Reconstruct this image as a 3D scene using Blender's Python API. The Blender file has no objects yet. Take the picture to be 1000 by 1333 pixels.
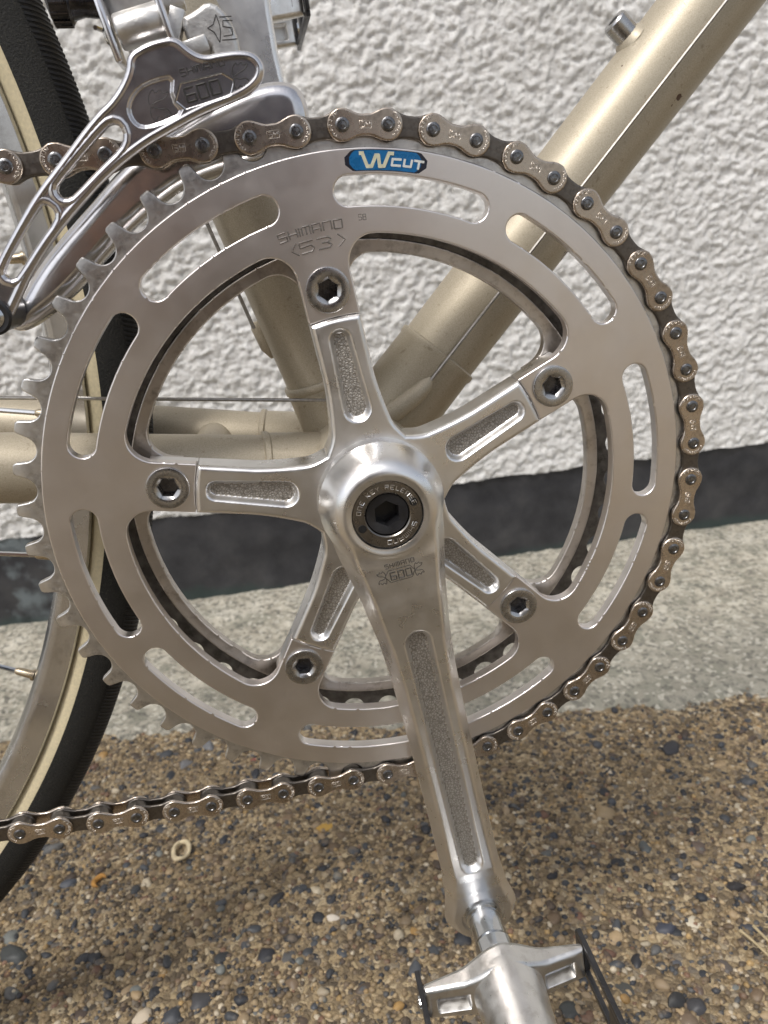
import bpy, bmesh, math, random
import numpy as np
from mathutils import Matrix, Vector

# ------------------------------------------------------------------ scene, camera, light
MM = 0.001
sc = bpy.context.scene
COL = sc.collection
CAM = np.array([-29.631, -240.974, 81.664])
RIGHT = Vector((0.98426667, -0.15780430, -0.07947907))
DOWN = Vector((-0.12813032, -0.32774084, -0.93603876))
FWD = Vector((0.12166240, 0.93149545, -0.34280391))
cd = bpy.data.cameras.new("camera"); cam = bpy.data.objects.new("camera", cd); COL.objects.link(cam)
m = Matrix.Identity(4)
for i in range(3):
    m[i][0] = RIGHT[i]; m[i][1] = -DOWN[i]; m[i][2] = -FWD[i]; m[i][3] = CAM[i] * MM
cam.matrix_world = m
cd.sensor_fit = 'VERTICAL'; cd.sensor_height = 36.0; cd.sensor_width = 27.0
cd.lens = 36.0 * 1033.139 / 1333.0
cd.clip_start = 0.01; cd.clip_end = 200.0
cd.dof.use_dof = True; cd.dof.focus_distance = 0.243; cd.dof.aperture_fstop = 22.0
sc.camera = cam

SUN_DIR = Vector((-0.36, -0.40, 0.84)).normalized()      # towards the sun
SUN_EL = math.asin(SUN_DIR.z); SUN_AZ = math.atan2(SUN_DIR.x, SUN_DIR.y)
w = bpy.data.worlds.new("World"); sc.world = w; w.use_nodes = True
nt = w.node_tree; nt.nodes.clear()
sky = nt.nodes.new('ShaderNodeTexSky'); sky.sky_type = 'NISHITA'; sky.sun_disc = False
sky.sun_elevation = SUN_EL; sky.sun_rotation = SUN_AZ; sky.air_density = 1.0; sky.dust_density = 3.0
hsv = nt.nodes.new('ShaderNodeHueSaturation'); hsv.inputs['Saturation'].default_value = 0.38
bg = nt.nodes.new('ShaderNodeBackground'); bg.inputs['Strength'].default_value = 0.145
wo = nt.nodes.new('ShaderNodeOutputWorld')
nt.links.new(sky.outputs[0], hsv.inputs['Color']); nt.links.new(hsv.outputs[0], bg.inputs['Color']); nt.links.new(bg.outputs[0], wo.inputs[0])
sd = bpy.data.lights.new("sun", 'SUN'); sun = bpy.data.objects.new("sun", sd); COL.objects.link(sun)
sd.energy = 1.75; sd.angle = math.radians(12); sd.color = (1.0, 0.965, 0.92)
sun.rotation_euler = SUN_DIR.to_track_quat('Z', 'Y').to_euler()
sc.view_settings.view_transform = 'Standard'; sc.view_settings.look = 'None'
sc.view_settings.gamma = 1.0; sc.view_settings.use_curve_mapping = False
sc.view_settings.exposure = 0.2

rng = np.random.default_rng(7); random.seed(7)
GZ = -271.0          # ground level, mm; the chainring centre is the origin, y runs into the picture
WY = 520.0           # wall plane
BASE = Vector((0, 46 * MM, GZ * MM))

# ------------------------------------------------------------------ numeric noise
def _hash(i, j, k):
    n = (i * 374761393 + j * 668265263 + k * 2147483647) & 0xffffffff
    n = ((n ^ (n >> 13)) * 1274126177) & 0xffffffff
    return ((n ^ (n >> 16)) & 0xffff) / 65535.0
def vnoise(x, y, seed=0):
    xi = np.floor(x).astype(np.int64); yi = np.floor(y).astype(np.int64)
    fx = x - xi; fy = y - yi
    fx = fx * fx * fx * (fx * (6 * fx - 15) + 10); fy = fy * fy * fy * (fy * (6 * fy - 15) + 10)
    a = _hash(xi, yi, seed); b = _hash(xi + 1, yi, seed); c = _hash(xi, yi + 1, seed); d = _hash(xi + 1, yi + 1, seed)
    return (a * (1 - fx) + b * fx) * (1 - fy) + (c * (1 - fx) + d * fx) * fy
def fbm(x, y, octs, seed=0):
    s = 0; a = 1.0; t = 0
    for o in range(octs):
        ca, sa = math.cos(0.6 + o), math.sin(0.6 + o)
        s = s + a * vnoise(x * ca - y * sa, x * sa + y * ca, seed + o); t += a; a *= 0.5; x = x * 2.03; y = y * 2.03
    return s / t

# ------------------------------------------------------------------ materials
def ramp(nt, src, stops, mode='LINEAR'):
    r = nt.nodes.new('ShaderNodeValToRGB'); cr = r.color_ramp; cr.interpolation = mode
    while len(cr.elements) > 1: cr.elements.remove(cr.elements[-1])
    cr.elements[0].position = stops[0][0]; cr.elements[0].color = tuple(stops[0][1]) + (1,)
    for p, c in stops[1:]:
        e = cr.elements.new(p); e.color = tuple(c) + (1,)
    nt.links.new(src, r.inputs[0]); return r.outputs[0]
def base_mat(name):
    M = bpy.data.materials.new(name); M.use_nodes = True
    t = M.node_tree; p = t.nodes['Principled BSDF']
    tc = t.nodes.new('ShaderNodeTexCoord')
    return M, t, p, tc.outputs['Object']
def noise(t, vec, scale, detail=4, rough=0.55, out='Fac', stretch=None):
    if stretch:
        mp = t.nodes.new('ShaderNodeMapping'); mp.inputs['Scale'].default_value = stretch
        t.links.new(vec, mp.inputs[0]); vec = mp.outputs[0]
    n = t.nodes.new('ShaderNodeTexNoise'); n.inputs['Scale'].default_value = scale
    n.inputs['Detail'].default_value = detail; n.inputs['Roughness'].default_value = rough
    t.links.new(vec, n.inputs['Vector']); return n.outputs[out]
def voro(t, vec, scale, feature='F1', out='Distance'):
    n = t.nodes.new('ShaderNodeTexVoronoi'); n.feature = feature; n.inputs['Scale'].default_value = scale
    t.links.new(vec, n.inputs['Vector']); return n.outputs[out]
def mixc(t, fac, a, b, blend='MIX'):
    n = t.nodes.new('ShaderNodeMix'); n.data_type = 'RGBA'; n.blend_type = blend
    for sock, v in ((n.inputs[0], fac), (n.inputs[6], a), (n.inputs[7], b)):
        if hasattr(v, 'is_linked'): t.links.new(v, sock)
        elif isinstance(v, (int, float)): sock.default_value = v
        else: sock.default_value = tuple(v) + (1,)
    return n.outputs[2]
def mrange(t, src, a, b, c, d):
    n = t.nodes.new('ShaderNodeMapRange')
    for i, v in enumerate((a, b, c, d)): n.inputs[i + 1].default_value = v
    t.links.new(src, n.inputs[0]); return n.outputs[0]
def bump(t, p, h, strength, dist, prev=None):
    b = t.nodes.new('ShaderNodeBump'); b.inputs['Strength'].default_value = strength; b.inputs['Distance'].default_value = dist
    t.links.new(h, b.inputs['Height'])
    if prev is not None: t.links.new(prev, b.inputs['Normal'])
    t.links.new(b.outputs[0], p.inputs['Normal']); return b.outputs[0]

def metal(name, c1, c2, rough, rvar=0.08, scale=60, scratch=0.0, fine=0.0, fine_scale=2500, grime=None, metallic=1.0, vary=0.0):
    """worn bare metal: colour drifts between c1 and c2, uneven gloss, hairline scratches, specks of grime"""
    M, t, p, v = base_mat(name)
    n = noise(t, v, scale, 5)
    col = ramp(t, n, [(0.32, c1), (0.68, c2)])
    if grime:
        g = noise(t, v, 210, 6, 0.7)
        gf = mrange(t, g, 0.52, 0.78, 0, grime[1]); col = mixc(t, gf, col, grime[0])
    if vary:        # each piece worn and oiled a little differently
        oi = t.nodes.new('ShaderNodeObjectInfo'); col = mixc(t, mrange(t, oi.outputs['Random'], 0, 1, 0, vary), col, mixc(t, 1.0, col, (0.42, 0.38, 0.34), 'MULTIPLY'))
    t.links.new(col, p.inputs['Base Color'])
    p.inputs['Metallic'].default_value = metallic
    r = noise(t, v, scale * 2.3, 5)
    t.links.new(mrange(t, r, 0.3, 0.7, rough - rvar, rough + rvar), p.inputs['Roughness'])
    prev = None
    if scratch:
        w1 = noise(t, v, 260, 2, 0.5, stretch=(0.25, 1, 5))
        prev = bump(t, p, w1, scratch, 0.0002)
        w2 = noise(t, v, 300, 2, 0.5, stretch=(6, 1, 0.6))
        prev = bump(t, p, w2, scratch * 0.6, 0.0002, prev)
    if fine:
        f = noise(t, v, fine_scale, 3)
        bump(t, p, f, fine, 0.0002, prev)
    return M

ALU_RING = metal("ring_aluminium", (0.84, 0.795, 0.77), (0.90, 0.86, 0.835), 0.34, 0.035, 45, scratch=0.03, fine=0.02, fine_scale=4000, grime=((0.70, 0.65, 0.61), 0.12))
ALU_TOOTH = metal("tooth_aluminium", (0.60, 0.59, 0.58), (0.74, 0.73, 0.71), 0.38, 0.08, 300, scratch=0.15, grime=((0.10, 0.09, 0.085), 0.7))
ALU_CRANK = metal("crank_aluminium", (0.84, 0.83, 0.82), (0.91, 0.905, 0.895), 0.31, 0.07, 55, scratch=0.06, fine=0.015, grime=((0.66, 0.62, 0.57), 0.15))
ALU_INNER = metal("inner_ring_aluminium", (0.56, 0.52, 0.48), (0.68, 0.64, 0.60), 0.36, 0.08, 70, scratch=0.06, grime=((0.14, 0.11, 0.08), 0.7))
ALU_PEDAL = metal("pedal_aluminium", (0.72, 0.71, 0.69), (0.82, 0.81, 0.79), 0.36, 0.1, 120, scratch=0.12, fine=0.12, fine_scale=1400, grime=((0.36, 0.32, 0.27), 0.5))
CAGE_STEEL = metal("cage_steel", (0.66, 0.65, 0.665), (0.74, 0.73, 0.745), 0.23, 0.04, 80, scratch=0.03, grime=((0.32, 0.30, 0.29), 0.3))
CHROME = metal("chrome", (0.60, 0.62, 0.64), (0.70, 0.71, 0.72), 0.16, 0.05, 80, scratch=0.03)
BOLT_STEEL = metal("bolt_steel", (0.44, 0.435, 0.435), (0.52, 0.515, 0.51), 0.27, 0.05, 200, scratch=0.05)
CHAIN_OUT = metal("chain_plate_bronze", (0.58, 0.49, 0.405), (0.72, 0.64, 0.555), 0.28, 0.06, 120, scratch=0.04, grime=((0.13, 0.10, 0.075), 0.7), vary=0.45)
CHAIN_IN = metal("chain_plate_dark", (0.14, 0.125, 0.11), (0.22, 0.20, 0.18), 0.42, 0.1, 300, scratch=0.2, grime=((0.03, 0.025, 0.02), 0.8))
PIN_STEEL = metal("pin_steel", (0.15, 0.15, 0.155), (0.25, 0.25, 0.255), 0.30, 0.08, 900, fine=0.4, fine_scale=1800)
ALU_RIM = metal("rim_aluminium", (0.50, 0.50, 0.51), (0.60, 0.60, 0.60), 0.24, 0.06, 40, scratch=0.03, grime=((0.2, 0.19, 0.17), 0.4))
BRASS = metal("nipple_brass", (0.50, 0.42, 0.30), (0.58, 0.50, 0.38), 0.3, 0.05, 400)
BODY_ALU = metal("derailleur_body_aluminium", (0.60, 0.585, 0.56), (0.70, 0.69, 0.67), 0.42, 0.08, 150, fine=0.3, fine_scale=1500, grime=((0.3, 0.27, 0.22), 0.5))
ENGRAVE_DARK = metal("engraving_grime", (0.030, 0.028, 0.026), (0.055, 0.052, 0.048), 0.6, 0.05, 400, metallic=0.2)
ENGRAVE_RING = metal("engraving_ring", (0.12, 0.11, 0.10), (0.18, 0.165, 0.15), 0.45, 0.05, 400, metallic=0.3)
CABLE = metal("cable_steel", (0.30, 0.29, 0.27), (0.42, 0.40, 0.38), 0.35, 0.05, 900)
GRIMY_SHADED = metal("grimy_shaded_teeth", (0.10, 0.095, 0.09), (0.22, 0.21, 0.20), 0.45, 0.1, 260, scratch=0.1, grime=((0.03, 0.027, 0.023), 0.9))  # grime, plus the shadow between the two rings put into the colour
GUNMETAL = metal("gunmetal", (0.07, 0.07, 0.075), (0.13, 0.13, 0.14), 0.25, 0.08, 200, scratch=0.2)
CAP_METAL = metal("cap_metal", (0.22, 0.205, 0.185), (0.30, 0.28, 0.255), 0.3, 0.06, 200, scratch=0.15, fine=0.1)

def cast_texture():
    M, t, p, v = base_mat("cast_pocket")
    n = voro(t, v, 1150, 'DISTANCE_TO_EDGE'); n2 = noise(t, v, 900, 4)
    col = ramp(t, n, [(0.0, (0.26, 0.24, 0.21)), (0.2, (0.50, 0.47, 0.43))])
    t.links.new(col, p.inputs['Base Color']); p.inputs['Metallic'].default_value = 1.0; p.inputs['Roughness'].default_value = 0.58
    b1 = bump(t, p, n, 0.55, 0.0005); bump(t, p, n2, 0.45, 0.0005, b1)
    return M
CAST = cast_texture()

def paint():
    M, t, p, v = base_mat("champagne_paint")
    n = noise(t, v, 2600, 2, 0.7); big = noise(t, v, 35, 4)
    c = ramp(t, n, [(0.3, (0.37, 0.318, 0.235)), (0.7, (0.53, 0.472, 0.368))])
    c = mixc(t, mrange(t, big, 0.35, 0.7, 0, 0.35), c, (0.46, 0.41, 0.31))
    ch = noise(t, v, 95, 3, 0.6)
    c = mixc(t, mrange(t, ch, 0.70, 0.71, 0, 1), c, (0.10, 0.055, 0.035))       # chips down to rusty steel
    st = noise(t, v, 420, 4, 0.6)
    c = mixc(t, mrange(t, st, 0.62, 0.72, 0, 0.45), c, (0.20, 0.15, 0.09))
    t.links.new(c, p.inputs['Base Color'])
    p.inputs['Metallic'].default_value = 0.40; p.inputs['Roughness'].default_value = 0.5
    p.inputs['Coat Weight'].default_value = 0.12; p.inputs['Coat Roughness'].default_value = 0.2
    b = bump(t, p, n, 0.06, 0.0003); bump(t, p, noise(t, v, 160, 3), 0.06, 0.001, b)
    return M
PAINT = paint()

def plain(name, col, rough=0.5, metallic=0.0, var=0.25, scale=200, bmp=0.2, bdist=0.0004):
    M, t, p, v = base_mat(name)
    n = noise(t, v, scale, 5)
    lo = tuple(c * (1 - var) for c in col); hi = tuple(min(1, c * (1 + var)) for c in col)
    t.links.new(ramp(t, n, [(0.3, lo), (0.7, hi)]), p.inputs['Base Color'])
    p.inputs['Metallic'].default_value = metallic
    t.links.new(mrange(t, n, 0.3, 0.7, rough - 0.07, rough + 0.07), p.inputs['Roughness'])
    if bmp: bump(t, p, noise(t, v, scale * 6, 3), bmp, bdist)
    return M
BLACK_PAINT = plain("black_paint", (0.018, 0.018, 0.02), 0.35, var=0.4, scale=150, bmp=0.1)
BLACK_PLASTIC = plain("black_plastic", (0.012, 0.012, 0.013), 0.45)
STICKER_BLUE = plain("sticker_blue", (0.004, 0.115, 0.30), 0.28, var=0.15, scale=500, bmp=0.05)
STICKER_EDGE = plain("sticker_edge", (0.012, 0.014, 0.025), 0.35, bmp=0.05)
STICKER_INK = plain("sticker_ink", (0.62, 0.60, 0.44), 0.4, var=0.15, scale=600, bmp=0)
STICKER_WHITE = plain("sticker_white", (0.66, 0.68, 0.66), 0.4, var=0.1, scale=600, bmp=0)
YELLOW = plain("yellow_paint", (0.62, 0.42, 0.02), 0.3, var=0.1)
CREAM = plain("tyre_sidewall", (0.62, 0.54, 0.36), 0.75, var=0.10, scale=900, bmp=0.4)
HOLE_SHADE = plain("hole_shade", (0.006, 0.006, 0.006), 0.6, bmp=0)  # near-black colour standing in for the shade inside small holes
MOULD_RUST = plain("twig_brown", (0.30, 0.21, 0.11), 0.8)
SHELL_PALE = plain("pale_scrap", (0.66, 0.55, 0.36), 0.7)
LEAF_ORANGE = plain("orange_scrap", (0.40, 0.20, 0.045), 0.7)

def rubber_side():
    M, t, p, v = base_mat("tyre_rubber_side")
    n = noise(t, v, 1500, 4, 0.7); n2 = noise(t, v, 60, 4)
    c = ramp(t, n, [(0.35, (0.005, 0.005, 0.0045)), (0.60, (0.014, 0.0135, 0.011)), (0.76, (0.07, 0.066, 0.045))])
    t.links.new(c, p.inputs['Base Color']); p.inputs['Roughness'].default_value = 0.75
    bump(t, p, n, 0.8, 0.0008); return M
RUBBER_SIDE = rubber_side()
RUBBER = plain("tyre_rubber_tread", (0.007, 0.0075, 0.010), 0.5, var=0.3, scale=300, bmp=0.15)

def stucco():
    M, t, p, v = base_mat("white_stucco")
    n = noise(t, v, 9, 5, 0.6); n2 = noise(t, v, 190, 5, 0.65); n3 = noise(t, v, 420, 4, 0.6)
    c = ramp(t, n, [(0.3, (0.67, 0.66, 0.635)), (0.7, (0.75, 0.74, 0.72))])
    c = mixc(t, mrange(t, n2, 0.53, 0.68, 0, 0.5), c, (0.38, 0.355, 0.31))
    t.links.new(c, p.inputs['Base Color']); p.inputs['Roughness'].default_value = 0.9
    b = bump(t, p, n2, 0.5, 0.004); bump(t, p, n3, 0.4, 0.0015, b); return M
STUCCO = stucco()

def band_mat():
    M, t, p, v = base_mat("black_coating")
    n = noise(t, v, 30, 6, 0.6); big = noise(t, v, 9, 4, 0.6); f = noise(t, v, 400, 4)
    c = ramp(t, n, [(0.3, (0.018, 0.0185, 0.022)), (0.5, (0.034, 0.034, 0.038)), (0.75, (0.062, 0.061, 0.062))])
    xyz = t.nodes.new('ShaderNodeSeparateXYZ'); t.links.new(v, xyz.inputs[0])
    left = mrange(t, xyz.outputs[0], -0.21, -0.30, 0, 0.8)
    m1 = mrange(t, noise(t, v, 24, 4, 0.55), 0.54, 0.66, 0, 1)
    mm = t.nodes.new('ShaderNodeMath'); mm.operation = 'MULTIPLY'; t.links.new(left, mm.inputs[0]); t.links.new(m1, mm.inputs[1])
    c = mixc(t, mm.outputs[0], c, (0.17, 0.20, 0.21))                     # pale bluish stain
    foot = t.nodes.new('ShaderNodeMath'); foot.operation = 'ADD'; t.links.new(xyz.outputs[2], foot.inputs[0])
    wv = mrange(t, big, 0.3, 0.7, -0.010, 0.010); t.links.new(wv, foot.inputs[1])
    c = mixc(t, mrange(t, foot.outputs[0], -0.258, -0.266, 0, 0.7), c, (0.030, 0.050, 0.046))
    t.links.new(c, p.inputs['Base Color']); p.inputs['Roughness'].default_value = 0.48
    b = bump(t, p, n, 0.35, 0.004); bump(t, p, f, 0.3, 0.0008, b); return M
BAND = band_mat()

def concrete():
    M, t, p, v = base_mat("grey_concrete")
    n = noise(t, v, 26, 6, 0.65); g = noise(t, v, 150, 5, 0.7); s = noise(t, v, 34, 5, 0.65)
    c = ramp(t, n, [(0.28, (0.27, 0.245, 0.195)), (0.5, (0.46, 0.425, 0.345)), (0.72, (0.60, 0.565, 0.48))])
    c = mixc(t, mrange(t, g, 0.50, 0.64, 0, 0.85), c, (0.12, 0.115, 0.095))
    xyz = t.nodes.new('ShaderNodeSeparateXYZ'); t.links.new(v, xyz.inputs[0])
    fr = t.nodes.new('ShaderNodeMath'); fr.operation = 'MULTIPLY_ADD'; t.links.new(noise(t, v, 18, 5, 0.6), fr.inputs[0]); fr.inputs[1].default_value = 0.12; t.links.new(xyz.outputs[1], fr.inputs[2])
    c = mixc(t, mrange(t, fr.outputs[0], 0.46, 0.33, 0, 0.5), c, (0.19, 0.187, 0.16))     # damp lichen and dirt towards the paving
    c = mixc(t, mrange(t, s, 0.50, 0.62, 0, 0.6), c, (0.19, 0.19, 0.15))
    t.links.new(c, p.inputs['Base Color']); p.inputs['Roughness'].default_value = 0.9
    sp = voro(t, v, 330, 'F1', 'Color'); ss = t.nodes.new('ShaderNodeSeparateColor'); t.links.new(sp, ss.inputs[0])
    c = mixc(t, mrange(t, ss.outputs[0], 0.80, 0.86, 0, 0.6), c, (0.10, 0.098, 0.085)); c = mixc(t, mrange(t, ss.outputs[1], 0.84, 0.9, 0, 0.6), c, (0.58, 0.55, 0.47))
    t.links.new(c, p.inputs['Base Color'])
    b = bump(t, p, n, 0.5, 0.006); b = bump(t, p, g, 0.6, 0.003, b); bump(t, p, ss.outputs[2], 0.35, 0.002, b); return M
CONCRETE = concrete()

def aggregate():
    M, t, p, v = base_mat("sand_matrix")
    wn = noise(t, v, 160, 3, 0.5, 'Color')
    dist = mixc(t, 0.006, v, wn, 'ADD')
    c1 = voro(t, dist, 300, 'F1', 'Color'); e1 = voro(t, dist, 300, 'DISTANCE_TO_EDGE')
    sep = t.nodes.new('ShaderNodeSeparateColor'); t.links.new(c1, sep.inputs[0])
    c = ramp(t, sep.outputs[0], [(0.0, (0.035, 0.03, 0.026)), (0.2, (0.12, 0.09, 0.055)), (0.45, (0.27, 0.205, 0.12)), (0.7, (0.42, 0.325, 0.19)), (0.86, (0.54, 0.44, 0.29)), (1.0, (0.08, 0.08, 0.085))])
    big = noise(t, v, 14, 4)
    c = mixc(t, mrange(t, big, 0.35, 0.7, 0.0, 0.40), c, (0.27, 0.20, 0.115))
    c = mixc(t, mrange(t, e1, 0.0, 0.12, 0.55, 0.0), c, (0.17, 0.13, 0.085))
    c = mixc(t, mrange(t, noise(t, v, 30, 5, 0.65), 0.52, 0.68, 0, 0.55), c, (0.10, 0.072, 0.045))
    t.links.new(c, p.inputs['Base Color']); p.inputs['Roughness'].default_value = 0.85
    b = bump(t, p, e1, 0.9, 0.0025); bump(t, p, noise(t, v, 900, 4), 0.5, 0.001, b); return M
SAND = aggregate()

PEB_PAL = [((0.026, 0.029, 0.036), 24), ((0.055, 0.060, 0.068), 18), ((0.10, 0.10, 0.098), 10), ((0.15, 0.105, 0.065), 14), ((0.075, 0.055, 0.042), 12),
           ((0.26, 0.195, 0.12), 16), ((0.34, 0.25, 0.145), 10), ((0.14, 0.075, 0.05), 2), ((0.44, 0.38, 0.28), 4), ((0.36, 0.22, 0.08), 0.7), ((0.15, 0.16, 0.15), 5)]
SAND_PAL = [((0.04, 0.043, 0.05), 10), ((0.085, 0.085, 0.085), 8), ((0.16, 0.12, 0.08), 16), ((0.09, 0.07, 0.05), 10),
            ((0.26, 0.19, 0.105), 26), ((0.37, 0.28, 0.165), 20), ((0.19, 0.11, 0.07), 3), ((0.50, 0.43, 0.32), 7), ((0.40, 0.27, 0.12), 2)]
def pick(pal, n):
    pr = np.array([q for _, q in pal], float); pr /= pr.sum()
    idx = rng.choice(len(pal), n, p=pr); c = np.array([q for q, _ in pal])[idx]
    return np.clip(c * rng.uniform(0.75, 1.3, (n, 1)), 0, 1)
def pebble_mat(name, attr):
    M, t, p, v = base_mat(name)
    if attr:
        a = t.nodes.new('ShaderNodeAttribute'); a.attribute_name = 'tint'; src = a.outputs['Color']
    else:
        a = t.nodes.new('ShaderNodeObjectInfo'); src = a.outputs['Color']
    n = noise(t, v, 320, 5, 0.6)
    c = mixc(t, mrange(t, n, 0.3, 0.7, 0.0, 0.45), src, mixc(t, 1.0, src, (0.55, 0.5, 0.45), 'MULTIPLY'))
    d = noise(t, v, 90, 5, 0.7)
    c = mixc(t, mrange(t, d, 0.54, 0.66, 0, 0.5), c, (0.27, 0.205, 0.135))     # sandy cement skin left on the stone
    t.links.new(c, p.inputs['Base Color']); t.links.new(mrange(t, n, 0.3, 0.7, 0.42, 0.7), p.inputs['Roughness'])
    bump(t, p, n, 0.35, 0.0008); return M
PEB_MAT = pebble_mat("pebble_stone", False); GRAIN_MAT = pebble_mat("grain_stone", True)

# ------------------------------------------------------------------ object helpers
def link(name, me, parent=None, mats=(), matrix=None):
    o = bpy.data.objects.new(name, me); COL.objects.link(o)
    if me is not None and len(me.materials) == 0:
        for q in mats: me.materials.append(q)
    if parent is not None:
        o.parent = parent
        if parent.get('is_root'): o.matrix_parent_inverse = Matrix.Translation(-Vector(parent['is_root']))
    if matrix is not None: o.matrix_basis = matrix
    return o
def mesh_from(name, V, F, normals=None, midx=None, smooth=True):
    me = bpy.data.meshes.new(name)
    me.from_pydata((np.asarray(V, float) * MM).tolist(), [], F)
    me.polygons.foreach_set('use_smooth', [smooth] * len(me.polygons))
    if midx is not None: me.polygons.foreach_set('material_index', np.asarray(midx, np.int32))
    me.update()
    if normals is not None:
        nn = np.asarray(normals, float); nn /= np.maximum(np.linalg.norm(nn, axis=1, keepdims=True), 1e-9)
        me.normals_split_custom_set_from_vertices(nn.tolist())
    return me
def root(name, loc, label, cat, group=None):
    o = bpy.data.objects.new(name, None); COL.objects.link(o); o.location = loc; o.empty_display_size = 0.02
    o['label'] = label; o['category'] = cat; o['is_root'] = tuple(loc)
    if group: o['group'] = group
    return o
class Acc:
    """collects vertices and faces (mm) for one mesh"""
    def __init__(s): s.V = []; s.F = []; s.M = []
    def add(s, V, F, mi=0):
        b = len(s.V); s.V += [tuple(q) for q in V]; s.F += [tuple(i + b for i in f) for f in F]; s.M += [mi] * len(F)
    def box(s, c, h, R=None, mi=0, bev=0.0):
        bm = bmesh.new(); bmesh.ops.create_cube(bm, size=2.0)
        for v in bm.verts: v.co = Vector((v.co.x * h[0], v.co.y * h[1], v.co.z * h[2]))
        if bev: bmesh.ops.bevel(bm, geom=list(bm.edges) + list(bm.verts), offset=bev, segments=2, affect='EDGES', profile=0.5)
        if R is not None: bmesh.ops.transform(bm, matrix=R.to_4x4(), verts=bm.verts)
        bm.verts.index_update()
        s.add([(v.co.x + c[0], v.co.y + c[1], v.co.z + c[2]) for v in bm.verts], [[v.index for v in f.verts] for f in bm.faces], mi); bm.free()
    def tube(s, pts, rad, seg=20, caps=True, mi=0, squash=None):
        P = [Vector(q) for q in pts]; n = len(P)
        R = list(rad) if hasattr(rad, '__len__') else [rad] * n
        up = None; V = []; F = []
        for i in range(n):
            d = (P[min(i + 1, n - 1)] - P[max(i - 1, 0)]).normalized()
            if up is None: up = d.orthogonal().normalized()
            up = (up - d * up.dot(d)).normalized(); sd_ = d.cross(up)
            for k in range(seg):
                a = 2 * math.pi * k / seg
                V.append(P[i] + up * (R[i] * math.cos(a)) + sd_ * (R[i] * math.sin(a)))
        for i in range(n - 1):
            for k in range(seg):
                a, b = i * seg + k, i * seg + (k + 1) % seg
                F.append((a, b, b + seg, a + seg))
        if caps:
            F.append(tuple(reversed(range(seg)))); F.append(tuple((n - 1) * seg + k for k in range(seg)))
        s.add(V, F, mi)
    def rings(s, rows, c=(0, 0, 0), axis='-y', seg=24, mi=0, cap0=False, cap1=True):
        """lathe: rows of (radius, height) or ('hex', apothem, height); heights run along axis"""
        V = []; F = []
        for row in rows:
            for k in range(seg):
                a = 2 * math.pi * k / seg
                if row[0] == 'hex':
                    q = ((math.degrees(a) + 360) % 60) - 30; r = row[1] / math.cos(math.radians(q)); h = row[2]
                else: r, h = row
                x, z = r * math.sin(a), r * math.cos(a)
                if axis == '-y': V.append((c[0] + x, c[1] - h, c[2] + z))
                elif axis == 'x': V.append((c[0] + h, c[1] + x, c[2] + z))
                else: V.append((c[0] + x, c[1] + z, c[2] + h))
        n = len(rows)
        for i in range(n - 1):
            for k in range(seg):
                a, b = i * seg + k, i * seg + (k + 1) % seg
                F.append((a, a + seg, b + seg, b))
        if cap0: F.append(tuple(range(seg)))
        if cap1: F.append(tuple(reversed([(n - 1) * seg + k for k in range(seg)])))
        s.add(V, F, mi)
    def build(s, name, mats, parent=None, smooth=True, angle=35, matrix=None):
        me = mesh_from(name, s.V, s.F, None, s.M, smooth)
        bm = bmesh.new(); bm.from_mesh(me); bmesh.ops.recalc_face_normals(bm, faces=bm.faces); bm.to_mesh(me); bm.free()
        if smooth: me.set_sharp_from_angle(angle=math.radians(angle))
        return link(name, me, parent, mats if isinstance(mats, (list, tuple)) else (mats,), matrix)

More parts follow.
